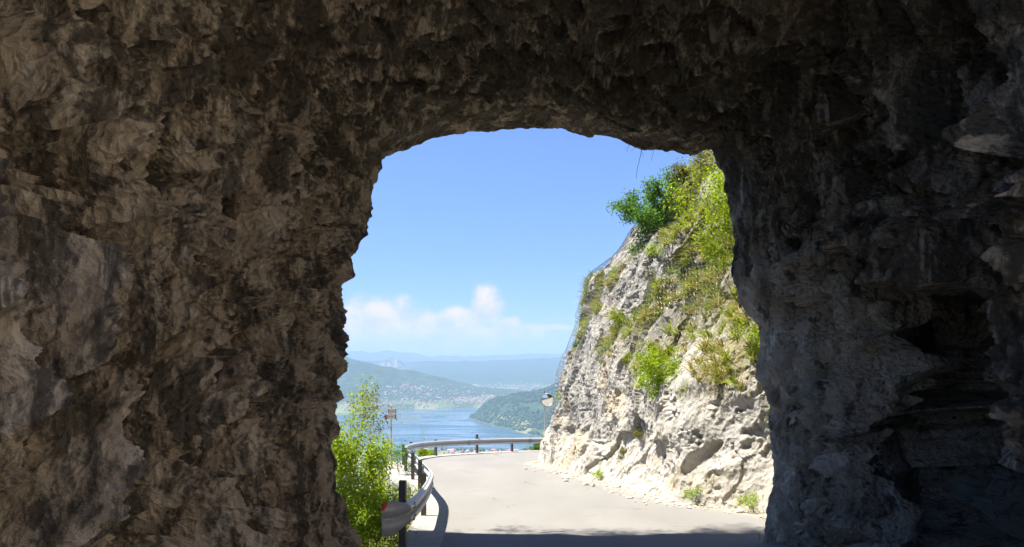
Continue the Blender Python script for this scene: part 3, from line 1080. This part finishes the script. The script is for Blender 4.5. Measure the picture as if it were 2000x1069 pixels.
plant('shrub', on_cliff(15.9, 1.9), 'small grass-like shrub low on the cliff beside the tunnel edge', 'bush', M_LEAF_Y, 48, 6, .3, .006, 1, 8, .07, .04, .8, .2, kids=3, lean=(-.6, -.3, .8))
plant('tree', at(1478, 610, 16.2), 'sunlit yellow-green tree leaning out above the cliff at the tunnel edge', 'tree', M_LEAF_Y, 49, 4, 1.75, .014, 2, 11, .1, .06, .3, .3, kids=3, lean=(-.16, -.1, 1), jit=(.15, .3, .1), wig=.1)
plant('shrub', on_cliff(16.2, 4.2), 'bright yellow-green shrub on the grassy ledge against the tunnel edge', 'bush', M_LEAF_Y, 52, 6, .6, .012, 2, 5, .1, .055, .6, .15, kids=3, lean=(-.8, -.2, .6), jit=(.2, .3, .3))
plant('sprig', on_cliff(31.4, 2.55), 'small leafy sprig above the traffic mirror', 'plant', M_LEAF_L, 50, 3, .4, .006, 1, 5, .06, .05, .8, .3, kids=3, lean=(-.9, 0, .5))

# weeds along the foot and cushions of moss on the lower face
for i, (y0, h0, L, m_, lab) in enumerate([
        (17.0, .05, .22, M_LEAF_L, 'small weed at the cliff foot below the dark slanting hollow'),
        (15.8, .05, .26, M_LEAF_Y, 'leafy weed at the cliff foot nearest the tunnel'),
        (21.8, 1.35, .16, M_LEAF_O, 'upper moss cushion on the lower cliff face'),
        (22.6, .85, .13, M_LEAF_O, 'lower moss cushion on the lower cliff face'),
        (23.4, .03, .15, M_LEAF_Y, 'flat weed along the middle of the cliff foot')]):
    plant('weed', on_cliff(y0, h0, -.02), lab, 'weed', m_, 60 + i, 6, L, .004, 1, 6, .05, .03, .9, .1, kids=3, lean=(-.3, -.2, .8), group='weeds on the lower cliff')


# stones that fell on the road's edge
def debris():
    rs = np.random.default_rng(17)
    n = 700
    ii = rs.integers(0, len(CLs), n * 3)
    k = (CLby[ii] > 13.5) & (CLs[ii] < 25.2)
    ii = ii[k][:n]
    off = np.abs(rs.normal(0, .42, len(ii))) + .02
    x = np.interp(CLs[ii], CS, CP[:, 0]) - off * .9
    y = CLby[ii] - off * .35
    sz = rs.gamma(1.3, .012, len(ii)) + .006
    ph = (1 + 5 ** .5) / 2
    ico = np.array([(-1, ph, 0), (1, ph, 0), (-1, -ph, 0), (1, -ph, 0), (0, -1, ph), (0, 1, ph), (0, -1, -ph), (0, 1, -ph), (ph, 0, -1), (ph, 0, 1), (-ph, 0, -1), (-ph, 0, 1)]) / 1.9
    fi = np.array([(0, 11, 5), (0, 5, 1), (0, 1, 7), (0, 7, 10), (0, 10, 11), (1, 5, 9), (5, 11, 4), (11, 10, 2), (10, 7, 6), (7, 1, 8), (3, 9, 4), (3, 4, 2), (3, 2, 6), (3, 6, 8), (3, 8, 9), (4, 9, 5), (2, 4, 11), (6, 2, 10), (8, 6, 7), (9, 8, 1)])
    V = ico[None] * (1 + rs.normal(0, .22, (len(ii), 12, 1))) * sz[:, None, None] * np.stack([rs.uniform(.7, 1.5, len(ii)), rs.uniform(.7, 1.5, len(ii)), rs.uniform(.4, .8, len(ii))], 1)[:, None]
    V = V + np.stack([x, y, zroad(y) + sz * .3 + .01], 1)[:, None]
    Fq = fi[None] + (np.arange(len(ii)) * 12)[:, None, None]
    o = mesh_np('gravel', V.reshape(-1, 3), Fq.reshape(-1, 3), [M_GRAVEL])
    tag(o, 'pale limestone chips scattered along the foot of the cliff', 'gravel', None, 'stuff')


debris()

# ------------------------------------------------------------------ signpost, stake, mirror
b = at(764, 912, 28)
sp = empty('signpost', b)
tag(sp, 'red and white hiking signpost beyond the guardrail, standing before the lake', 'signpost')
sp.rotation_euler = (0, 0, 0)
m = MB()
m.tube([(0, 0, -.5), (.0, 0, .8), (.01, 0, 2.2)], .028, 10)
pole = m.build('pole', M_POLE, sp, smooth=True)
m = MB()
m.tube([(0, 0, 2.2), (0, 0, 2.235)], [.034, .03], 10)
m.build('pole_cap', M_WHITE, sp)


def arrow_board(cz, x0, x1, hgt, name='sign_board', point=-1):
    m = MB()
    d_ = -.045
    tipx = x0 - .05 if point < 0 else x0
    prof = [(x0, -hgt / 2), (x1, -hgt / 2), (x1, hgt / 2), (x0, hgt / 2)] + ([(x0 - .05, 0)] if point < 0 else [])
    k = len(prof)
    vs = [(x, d_, cz + z) for x, z in prof] + [(x, d_ - .018, cz + z) for x, z in prof]
    fs = [tuple(range(k)), tuple(range(2 * k - 1, k - 1, -1))] + [(i, k + i, k + (i + 1) % k, (i + 1) % k) for i in range(k)]
    m.add(vs, fs)
    bd = m.build(name, M_WHITE, sp)
    return bd


def red_end(bd, cz, xs, hgt):
    m = MB()
    k = len(xs)
    vs = [(x, -.0655, cz + z) for x, z in xs] + [(x, -.068, cz + z) for x, z in xs]
    m.add(vs, [tuple(range(k)), tuple(range(2 * k - 1, k - 1, -1))] + [(i, k + i, k + (i + 1) % k, (i + 1) % k) for i in range(k)])
    m.build('red_tip', M_RED, bd)


b1 = arrow_board(1.83, -.21, .2, .17)
red_end(b1, 1.83, [(-.205, -.08), (-.15, -.08), (-.15, .08), (-.205, .08), (-.25, 0)], .16)
red_end(b1, 1.83, [(.15, -.08), (.195, -.08), (.195, .08), (.15, .08)], .16)
b2 = arrow_board(2.03, -.1, .2, .17, point=1)
red_end(b2, 2.03, [(-.095, -.08), (-.06, -.08), (-.06, .08), (-.095, .08)], .16)
red_end(b2, 2.03, [(.155, -.08), (.195, -.08), (.195, .08), (.155, .08)], .16)
# faint rows of lettering on the boards
for bd, cz, x0, x1 in ((b1, 1.83, -.12, .13), (b2, 2.03, -.04, .14)):
    m = MB()
    rs_ = random.Random(3)
    for row in (.0,):
        x = x0
        while x < x1:
            w = rs_.uniform(.012, .05)
            m.box((x + w / 2, -.0645, cz + row), (w, .002, .022))
            x += w + .012
    m.build('lettering', plain('sign lettering', (.25, .22, .2), .6), bd)
m = MB()
m.tube([(0, 0, .02), (.17, .02, -.12), (.33, .04, -.25)], .022, 8)
m.build('brace', M_POLE, sp, smooth=True)

b = at(777, 921, 27)
m = MB()
m.tube([(0, 0, -.1), (0, 0, .46)], [.014, .013], 8)
m.tube([(0, 0, .46), (0, 0, .475)], [.018, .006], 8)
st = m.build('marker_stake', M_RED, None, smooth=True)
st.location = b
tag(st, 'thin red marker stake standing between the signpost and the guardrail', 'stake')

b = at(1064, 690 + 1500 * (EYE_H + SLOPE * 33) / 33, 33)
mr = empty('traffic_mirror', b)
tag(mr, 'round convex traffic mirror on a thin post at the cliff corner', 'mirror')
mc = Vector((.13, 0, 2.62))
rotm = Matrix.Rotation(math.radians(-18), 4, 'Z') @ Matrix.Rotation(math.radians(8), 4, 'X')


def disc(rad, depth, y0, nr=9, na=40):
    vs, fs = [], []
    for i in range(nr):
        r_ = rad * i / (nr - 1)
        for k in range(na):
            an = 2 * math.pi * k / na
            vs.append(mc + (rotm @ Vector((r_ * math.cos(an), y0 - depth * (1 - (i / (nr - 1)) ** 2), r_ * math.sin(an)))))
    for i in range(nr - 1):
        for k in range(na):
            fs.append((i * na + k, (i + 1) * na + k, (i + 1) * na + (k + 1) % na, i * na + (k + 1) % na))
    return vs, fs


m = MB()
m.add(*disc(.285, .045, -.03))
m.build('mirror_face', M_MIRROR, mr, smooth=True)
m = MB()
ring = []
for k in range(41):
    an = 2 * math.pi * k / 40
    ring.append(mc + (rotm @ Vector((.29 * math.cos(an), -.03, .29 * math.sin(an)))))
m.tube(ring, .017, 8, cap=False)
m.build('rim', M_GALVDULL, mr, smooth=True)
m = MB()
m.add(*disc(.285, -.05, -.02))
m.build('backing', M_RUBBER, mr, smooth=True)
m = MB()
m.tube([(0.0, .06, -.4), (0.0, .06, 1.5), (.0, .06, 3.05)], .024, 8)
m.build('post', M_GALV, mr, smooth=True)
m = MB()
m.box((.065, .05, 2.62), (.16, .05, .05))
m.build('bracket', M_GALVDULL, mr)

# ------------------------------------------------------------------ hillside below the road
def poly_dist(X, Y, P):
    d = np.full(X.shape, 1e9)
    for (x0, y0), (x1, y1) in zip(P[:-1], P[1:]):
        ex, ey = x1 - x0, y1 - y0
        t_ = np.clip(((X - x0) * ex + (Y - y0) * ey) / (ex * ex + ey * ey + 1e-9), 0, 1)
        d = np.minimum(d, np.hypot(X - x0 - t_ * ex, Y - y0 - t_ * ey))
    return d


def inside(X, Y, P):
    c_ = np.zeros(X.shape, bool)
    n = len(P)
    for i in range(n):
        x0, y0 = P[i]
        x1, y1 = P[(i + 1) % n]
        m_ = ((y0 > Y) != (y1 > Y)) & (X < (x1 - x0) * (Y - y0) / (y1 - y0 + 1e-12) + x0)
        c_ ^= m_
    return c_


def build_hillside():
    xs = np.r_[np.linspace(-130, -12, 70, endpoint=False), np.linspace(-12, 6, 110, endpoint=False), np.linspace(6, 90, 40)]
    ys = np.r_[np.linspace(2, 48, 150, endpoint=False), np.linspace(48, 330, 90)]
    X, Y = np.meshgrid(xs, ys, indexing='ij')
    edge = np.vstack([[(-1.9, -30), (-1.9, 8)], RP[::6], [(60, 30)]])
    poly = np.vstack([edge, [(60, -30)]])
    d = poly_dist(X, Y, edge)
    ins = inside(X, Y, poly)
    out = np.where(ins, 0, d)
    zb = zroad(np.minimum(Y, 41))
    Z = np.where(ins, zb - .35, zb - .35 - .62 * np.maximum(out - .3, 0) - .25 * sstep(0.2, 1, out)) + (fbm(X * .5, Y * .5, 4, 601) - .5) * .5 * sstep(.5, 3, out)
    Z = np.maximum(Z, -180 - .0 * Y)
    o = mesh_np('hillside', np.stack([X, Y, Z], -1).reshape(-1, 3), grid_faces(len(xs), len(ys)), [M_SOIL], smooth=True)
    tag(o, 'steep slope falling from the road edge to the valley', 'hillside', None, 'structure')
    rs = np.random.default_rng(8)
    n = 26000
    x, y = rs.uniform(-9, -1.7, n), rs.uniform(8, 46, n)
    ii = np.clip(np.searchsorted(xs, x) - 1, 0, len(xs) - 2)
    jj = np.clip(np.searchsorted(ys, y) - 1, 0, len(ys) - 2)
    fx, fy = (x - xs[ii]) / (xs[ii + 1] - xs[ii]), (y - ys[jj]) / (ys[jj + 1] - ys[jj])
    z = (Z[ii, jj] * (1 - fx) + Z[ii + 1, jj] * fx) * (1 - fy) + (Z[ii, jj + 1] * (1 - fx) + Z[ii + 1, jj + 1] * fx) * fy
    d_ = poly_dist(x, y, edge)
    i_ = inside(x, y, poly)
    k = (~i_) & (d_ > .85)
    P = np.stack([x, y, z], 1)[k]
    V, Fq = blades(P, np.tile([0, 0, 1.], (len(P), 1)), rs, .15, .5, .01)
    tag(mesh_np('undergrowth', V, Fq, [M_GRASSG], smooth=True), 'grass and weeds covering the slope below the guardrail', 'undergrowth', None, 'stuff')


build_hillside()

# ------------------------------------------------------------------ valley, lake, hills
LAKE = np.array([(-1450, 4050), (-700, 3960), (-100, 3930), (150, 3990), (260, 4150), (235, 4380), (212, 4545), (95, 4750), (-143, 5357), (-335, 5905), (-330, 6150), (-210, 6600),
                 (-160, 6860), (-420, 6980), (-700, 6900), (-900, 6800), (-1180, 6560), (-1400, 6150), (-1700, 5600), (-1750, 4800)], float)
LAKE_Z = -500.0


def ridge(X, Y, pts, width, power=1.25):
    """height of a hill whose crest runs through pts (x, y, height)"""
    H = np.zeros(X.shape)
    for (x0, y0, h0), (x1, y1, h1) in zip(pts[:-1], pts[1:]):
        ex, ey = x1 - x0, y1 - y0
        t_ = np.clip(((X - x0) * ex + (Y - y0) * ey) / (ex * ex + ey * ey), 0, 1)
        d = np.hypot(X - x0 - t_ * ex, Y - y0 - t_ * ey)
        hh_ = h0 + (h1 - h0) * t_
        H = np.maximum(H, hh_ * np.clip(1 - d / width, 0, 1) ** power)
    return H


HEAD = [(-335, 5905, 12), (-156, 5840, 118), (38, 5740, 182), (260, 5640, 236), (600, 5500, 320), (1300, 5300, 420)]


def valley_h(X, Y, detail=True):
    d = poly_dist(X, Y, np.vstack([LAKE, LAKE[:1]]))
    ins = inside(X, Y, LAKE)
    sd = np.where(ins, -d, d)
    n1 = fbm(X / 420, Y / 420, 5, 701) - .5
    n2 = fbm(X / 1500, Y / 1500, 5, 711) - .5
    h = 2 + np.clip(sd, 0, 4000) * .004 + 14 * n1 * sstep(0, 500, sd)
    h = h + 60 * sstep(8200, 12000, Y) + 45 * (n2 + .2) * sstep(7600, 9500, Y)
    hd = ridge(X, Y, HEAD, 980, 1.15) * (1 + .35 * n1)
    lm = ridge(X, Y, [(-4500, 7600, 1050), (-3000, 7900, 800), (-1780, 8000, 500), (-1200, 8200, 325), (-775, 8300, 180), (-380, 8500, 55)], 1500, 1.2) * (1 + .5 * n1)
    pk = ridge(X, Y, [(-2250, 13000, 220), (-2080, 13000, 290), (-1960, 13000, 300), (-1820, 13050, 230), (-1300, 13100, 100)], 600, 1.3) * (1 + .4 * n1)
    bk = ridge(X, Y, [(-9000, 13500, 360), (-3400, 14300, 310), (-2000, 14600, 250), (-1300, 14200, 270), (-500, 14400, 270), (500, 14300, 320), (2500, 14200, 325), (9000, 14000, 460)], 3800, 1.3) * (1 + .3 * n1)
    fm = ridge(X, Y, [(-14000, 23500, 600), (-6000, 23500, 470), (-4200, 23500, 500), (-2400, 23500, 330), (0, 23700, 340), (900, 23700, 410), (2600, 23500, 480), (14000, 23500, 800)], 3600, 1.0) * (1 + .5 * n1 + .25 * n2)
    hill = np.maximum.reduce([hd, lm, pk, bk, fm])
    h = h + hill * sstep(-5, 160, sd)
    # foot of the mountain we stand on
    h = h + 400 * (1 - sstep(250, 2600, Y + .12 * np.abs(X)))
    h = np.where(ins, -14 * sstep(0, 60, d), h)
    return LAKE_Z + h, sd


t = NT('valley land')
p = t.pos()
vor = t.n('ShaderNodeTexVoronoi', {'Vector': t.pos((1, .55, 1), (0, 0, .3)), 'Scale': .0075, 'Randomness': 1.0})
sep = t.n('ShaderNodeSeparateColor', {0: vor.outputs['Color']})
field = t.ramp(sep.outputs[0], [(0, (.05, .08, .025)), (.45, (.1, .14, .04)), (.75, (.17, .18, .07)), (1, (.3, .27, .17))], 'CONSTANT')
forest = t.ramp(t.noise(p, .02, 6, .7), [(.3, (.02, .04, .014)), (.7, (.05, .085, .028))])
wood = t.attr('wood')
wm = t.mapr(t.math('ADD', wood, t.math('MULTIPLY', t.noise(t.pos((1, .5, 1)), .004, 7, .68), .8)), .6, .66)
c = t.mix(wm, field, forest)
rockm = t.attr('rocky')
c = t.mix(t.math('MULTIPLY', rockm, t.mapr(t.noise(t.pos((1, 1, .3)), .011, 6, .7), .42, .55)), c, (.36, .34, .31))
t.bsdf(c, .95, None, 0, .1)
M_VALLEY = t.mat


def build_valley():
    ys = np.r_[np.linspace(300, 3600, 60, endpoint=False), np.linspace(3600, 7600, 330, endpoint=False), np.linspace(7600, 15500, 260, endpoint=False), np.linspace(15500, 27000, 70)]
    ts = np.linspace(-1, 1, 520)
    ts = np.sign(ts) * np.abs(ts) ** 1.3
    Y = np.broadcast_to(ys[:, None], (len(ys), len(ts)))
    X = ts[None] * (900 + .62 * Y) - .09 * Y
    Z, sd = valley_h(X, Y)
    hh_ = Z - LAKE_Z
    Z = Z + (fbm(X / 60, Y / 60, 3, 731) - .5) * 14 * sstep(60, 140, hh_) * sstep(0, 100, sd)
    wood = sstep(20, 150, hh_) * .5 * (1 - .35 * sstep(8800, 11000, Y)) + .12
    rocky = .6 * np.exp(-(((X + 2000) / 240) ** 2 + ((Y - 12850) / 700) ** 2)) * sstep(180, 300, hh_)
    o = mesh_np('valley', np.stack([X, Y, Z], -1).reshape(-1, 3), grid_faces(len(ys), len(ts), True), [M_VALLEY], smooth=True,
                attrs={'wood': wood.ravel(), 'rocky': rocky.ravel()})
    tag(o, 'hazy valley floor with wooded hills and distant mountains around the lake', 'valley', None, 'structure')


build_valley()

t = NT('lake water')
p = t.pos((1, .3, 1), (0, 0, .15))
streak = t.noise(t.pos((.35, 1, 1), (0, 0, .12)), .0032, 5, .55, 1.2)
rip = t.noise(p, .06, 6, .7)
band = t.mapr(streak, .46, .54)
deep = t.mix(band, (.03, .075, .1), (.08, .13, .15))
t.bsdf(deep, t.mapr(streak, .45, .56, .34, .1), t.bump(rip, t.math('MULTIPLY', t.mapr(streak, .45, .56, 1, .25), 1.0), 2.5), 0, .5, IOR=1.333)
M_WATER = t.mat
m = MB()
m.add([(-2600, 3500, LAKE_Z), (1200, 3500, LAKE_Z), (1200, 7400, LAKE_Z), (-2600, 7400, LAKE_Z)], [(0, 1, 2, 3)])
tag(m.build('lake', M_WATER), 'blue lake with pale wind streaks in the valley', 'lake', None, 'structure')


# ---- trees of the wooded headland and shores: a far-off wood
def build_forest():
    rs = np.random.default_rng(77)
    n = 42000
    x, y = rs.uniform(-700, 1500, n), rs.uniform(3700, 6900, n)
    z, sd = valley_h(x, y)
    hh_ = z - LAKE_Z
    keep = (sd > 6) & ((hh_ > 22) | ((sd < 60) & (fbm(x / 90, y / 90, 2, 5) > .45)) | (fbm(x / 200, y / 200, 3, 9) > .62))
    keep &= (x < .16 * y + 100) & (fbm(x / 260, y / 200, 4, 15) < .63)
    x, y, z = x[keep], y[keep], z[keep]
    n = len(x)
    r = rs.uniform(4.5, 10, n) * (1 + .4 * (fbm(x / 150, y / 150, 2, 3) - .5))
    hgt = r * rs.uniform(1.2, 2.3, n)
    k = 6
    an = np.arange(k) * 2 * math.pi / k
    ring1 = np.stack([np.cos(an), np.sin(an)], 1)
    V = np.zeros((n, 2 * k + 1, 3))
    j1 = rs.uniform(.75, 1.2, (n, k))
    V[:, :k, 0] = x[:, None] + ring1[None, :, 0] * r[:, None] * .75 * j1
    V[:, :k, 1] = y[:, None] + ring1[None, :, 1] * r[:, None] * .75 * j1
    V[:, :k, 2] = z[:, None] - 2
    j2 = rs.uniform(.7, 1.15, (n, k))
    V[:, k:2 * k, 0] = x[:, None] + ring1[None, :, 0] * r[:, None] * .8 * j2
    V[:, k:2 * k, 1] = y[:, None] + ring1[None, :, 1] * r[:, None] * .8 * j2
    V[:, k:2 * k, 2] = z[:, None] + (hgt * .55)[:, None] * rs.uniform(.8, 1.2, (n, k))
    V[:, 2 * k] = np.stack([x, y, z + hgt], 1)
    q = np.array([(i, (i + 1) % k, k + (i + 1) % k, k + i) for i in range(k)] + [(k + i, k + (i + 1) % k, 2 * k, 2 * k) for i in range(k)])
    # two meshes' worth of faces: quads and cap triangles kept apart
    b = (np.arange(n) * (2 * k + 1))[:, None, None]
    quads = (q[:k][None] + b).reshape(-1, 4)
    tris = (q[k:][None, :, :3] + b).reshape(-1, 3)
    T = np.concatenate([quads[:, [0, 1, 2]], quads[:, [0, 2, 3]], tris])
    tt_ = NT('woodland crown')
    g_ = tt_.n('ShaderNodeNewGeometry')
    nz = tt_.noise(tt_.pos(), .012, 4, .6)
    cc = tt_.ramp(tt_.math('ADD', tt_.math('MULTIPLY', g_.outputs['Random Per Island'], .5), tt_.math('MULTIPLY', nz, .6)), [(.2, (.018, .042, .012)), (.55, (.04, .08, .02)), (.9, (.085, .135, .035))])
    tt_.bsdf(cc, .9, None, 0, .1)
    o = mesh_np('woods', V.reshape(-1, 3), T, [tt_.mat], smooth=False)
    tag(o, 'dark green woods covering the headland above the lake', 'woods', None, 'stuff')


build_forest()


# ---- houses
M_HW = [plain('house wall white', (.55, .53, .48), .9, 0, .05, .2), plain('house wall cream', (.48, .43, .34), .9, 0, .05, .2)]
M_HR = [plain('house roof red', (.4, .17, .1), .9, 0, .15, .3), plain('house roof grey', (.4, .38, .36), .9, 0, .15, .3)]


def house_mesh(w, d, h, rh, wm_, rm_):
    m = MB()
    w2, d2, e = w / 2, d / 2, .5
    m.add([(-w2, -d2, -3), (w2, -d2, -3), (w2, d2, -3), (-w2, d2, -3), (-w2, -d2, h), (w2, -d2, h), (w2, d2, h), (-w2, d2, h), (-w2, 0, h + rh), (w2, 0, h + rh)],
          [(0, 1, 5, 4), (2, 3, 7, 6), (1, 2, 6, 9, 5), (3, 0, 4, 8, 7)], 0)
    zz = .25
    m.add([(-w2 - e, -d2 - e, h - .3 + zz), (w2 + e, -d2 - e, h - .3 + zz), (w2 + e, 0, h + rh + zz), (-w2 - e, 0, h + rh + zz), (w2 + e, d2 + e, h - .3 + zz), (-w2 - e, d2 + e, h - .3 + zz)],
          [(0, 1, 2, 3), (3, 2, 4, 5)], 1)
    me = bpy.data.meshes.new('house')
    me.from_pydata(m.v, [], m.f)
    me.polygons.foreach_set('material_index', np.array(m.m, dtype=np.int32))
    me.materials.append(wm_)
    me.materials.append(rm_)
    me.update()
    return me


HM = [house_mesh(13, 10, 7, 3, M_HW[0], M_HR[0]), house_mesh(16, 11, 8, 3, M_HW[1], M_HR[0]), house_mesh(24, 14, 8, 2, M_HW[0], M_HR[1]), house_mesh(12, 10, 9, 3, M_HW[0], M_HR[0])]


def scatter(rs, n, cx, cy, sx, sy, zmax=75):
    x, y = rs.normal(cx, sx, n * 5), rs.normal(cy, sy, n * 5)
    z, sd = valley_h(x, y)
    k = (sd > 14) & (np.abs(x / y + .09) < .3) & (z - LAKE_Z < zmax)
    return [(float(a_), float(b_), float(c_) + .3, rs.uniform(0, 3.14)) for a_, b_, c_ in zip(x[k][:n], y[k][:n], z[k][:n])]


rs = np.random.default_rng(99)
near = []
for px in rs.uniform(820, 1060, 90):
    y = rs.uniform(3720, 3925)
    x = (px - 1000) / F * y
    z, sd = valley_h(np.array([x]), np.array([y]))
    if sd[0] > 10:
        near.append((x, y, float(z[0]) + .3, rs.uniform(0, 3.14)))
left = scatter(rs, 100, -1280, 6900, 150, 170)
mid = scatter(rs, 300 - len(near) - len(left), -600, 7350, 260, 230)
for lst, grp, lab in ((near, 'village houses below the far guardrail', 'small house with pitched roof in the village strip under the far guardrail'),
                      (left, 'houses of the village on the left lake shore', 'tiny pale house in the village on the lake shore behind the signpost'),
                      (mid, 'houses of the town behind the lake', 'tiny pale house in the town behind the far end of the lake')):
    for x, y, z, a_ in lst:
        o = bpy.data.objects.new('house', HM[int(rs.choice(4, p=[.4, .3, .12, .18]))])
        COL.objects.link(o)
        o.location = (x, y, z)
        o.rotation_euler = (0, 0, a_)
        s_ = rs.uniform(.8, 1.25)
        o.scale = (s_, s_, s_)
        tag(o, lab, 'house', grp)


def far_town():
    rs = np.random.default_rng(123)
    pts = scatter(rs, 420, -700, 8300, 330, 520) + scatter(rs, 160, -400, 9300, 500, 800) + scatter(rs, 180, 150, 8600, 420, 900) + scatter(rs, 160, -100, 10500, 900, 900) + scatter(rs, 80, -1900, 7600, 250, 350) + scatter(rs, 220, -1000, 7500, 420, 330, 190)
    base = [(-6, -5, 0), (6, -5, 0), (6, 5, 0), (-6, 5, 0), (-6, -5, 8), (6, -5, 8), (6, 5, 8), (-6, 5, 8), (-6, 0, 11), (6, 0, 11)]
    quads = [(0, 1, 5, 4), (1, 2, 6, 5), (2, 3, 7, 6), (3, 0, 4, 7), (4, 5, 9, 8), (6, 7, 8, 9)]
    B = np.array(base, float)
    V, Fq, mi = [], [], []
    for i, (x, y, z, a_) in enumerate(pts):
        s_ = rs.uniform(.8, 1.7)
        ca, sa = math.cos(a_), math.sin(a_)
        v = B * np.array([s_, s_, rs.uniform(.8, 1.2)])
        V.append(np.stack([x + v[:, 0] * ca - v[:, 1] * sa, y + v[:, 0] * sa + v[:, 1] * ca, z - 1 + v[:, 2]], 1))
        Fq += [tuple(i * 10 + k for k in q) for q in quads]
        w_ = int(rs.integers(0, 2))
        r_ = 2 + int(rs.random() < .3)
        mi += [w_] * 4 + [r_] * 2
    o = mesh_np('far_houses', np.concatenate(V), np.array(Fq), M_HW + M_HR, midx=mi)
    tag(o, 'pale scattered houses of the far valley towns fading into haze', 'houses', None, 'stuff')


far_town()

# ------------------------------------------------------------------ haze
m = MB()
m.box((0, 13500, -40), (60000, 28400, 960))
hz = m.build('haze', [])
hm = NT('valley haze')
hv = hm.n('ShaderNodeVolumePrincipled', {'Color': (.45, .67, .97, 1), 'Density': 7.8e-5, 'Anisotropy': 0.0})
hm.t.links.new(hv.outputs[0], hm.out.inputs['Volume'])
hz.data.materials.append(hm.mat)
tag(hz, 'pale blue summer haze filling the valley', 'haze', None, 'stuff')

# ------------------------------------------------------------------ light
SHX, SHY = .47, -.04                      # how far a 1 m post's shadow falls to the right and away
sun_dir = Vector((SHX, SHY, -1)).normalized()
sl = bpy.data.lights.new('sun', 'SUN')
sl.energy = 5.0
sl.angle = math.radians(.5)
sl.color = (1, .94, .84)
so = bpy.data.objects.new('sun', sl)
so.rotation_euler = sun_dir.to_track_quat('-Z', 'Y').to_euler()
so.location = (-20, -5, 40)
COL.objects.link(so)
elev = math.asin(-sun_dir.z)
azim = math.atan2(-sun_dir.x, -sun_dir.y)

w = bpy.data.worlds.new('World')
scene.world = w
w.use_nodes = True
wt = w.node_tree
wt.nodes.clear()
T = NT.__new__(NT)
T.t = wt
out = wt.nodes.new('ShaderNodeOutputWorld')
sky = T.n('ShaderNodeTexSky', sky_type='NISHITA', sun_disc=False, sun_elevation=elev, sun_rotation=azim, altitude=900, air_density=1.0, dust_density=0.0, ozone_density=4.0)
tc = T.n('ShaderNodeTexCoord')
sep = T.n('ShaderNodeSeparateXYZ', {0: tc.outputs['Generated']})
yy = T.math('MAXIMUM', sep.outputs[1], .02)
az = T.math('DIVIDE', sep.outputs[0], yy)
el = T.math('DIVIDE', sep.outputs[2], yy)
cmb = T.n('ShaderNodeCombineXYZ', {0: az, 1: el, 2: 0.0})
cn = T.n('ShaderNodeTexNoise', {'Vector': cmb.outputs[0], 'Scale': 30.0, 'Detail': 7.0, 'Roughness': .6}).outputs['Fac']
tot = None
for (x0, y0, wx, wy) in [(740, 638, 110, 66), (800, 640, 75, 38), (700, 660, 60, 30), (900, 640, 55, 26), (952, 600, 36, 46), (905, 628, 60, 30), (995, 632, 26, 14), (1070, 640, 60, 8), (640, 640, 60, 40), (860, 660, 260, 34), (1250, 640, 120, 40), (480, 650, 120, 40)]:
    dx = T.math('DIVIDE', T.math('SUBTRACT', az, (x0 - 1000) / F), wx / F)
    dy = T.math('DIVIDE', T.math('SUBTRACT', el, (690 - y0) / F), wy / F)
    r2 = T.math('ADD', T.math('MULTIPLY', dx, dx), T.math('MULTIPLY', dy, dy))
    b_ = T.math('SUBTRACT', 1.0, r2)
    tot = b_ if tot is None else T.math('MAXIMUM', tot, b_)
cm = T.math('ADD', tot, T.math('MULTIPLY', T.math('SUBTRACT', cn, .5), 2.2))
cmask = T.math('MULTIPLY', T.mapr(cm, -.25, .95), T.mapr(sep.outputs[1], .0, .1))
tint = T.mix(1.0, sky.outputs[0], T.mix(T.mapr(sep.outputs[2], .0, .3), (.52, .64, .93), (.78, .88, 1.2)), 'MULTIPLY')
ccol = T.mix(T.mapr(cn, .35, .65), (5.0, 4.6, 4.7), (7.0, 5.8, 5.2))
skyc = T.mix(T.math('MULTIPLY', cmask, .95), tint, ccol)
bg = T.n('ShaderNodeBackground', {'Color': skyc, 'Strength': .06})
wt.links.new(bg.outputs[0], out.inputs['Surface'])

# ------------------------------------------------------------------ render settings
scene.view_settings.view_transform = 'Standard'
scene.view_settings.look = 'None'
scene.view_settings.gamma = 1
scene.view_settings.exposure = 1.56
cy = scene.cycles
cy.max_bounces = 8
cy.diffuse_bounces = 5
cy.glossy_bounces = 3
cy.transmission_bounces = 3
cy.volume_bounces = 0
cy.use_denoising = True
cy.sample_clamp_indirect = 6
cy.use_adaptive_sampling = True
cy.adaptive_threshold = .02
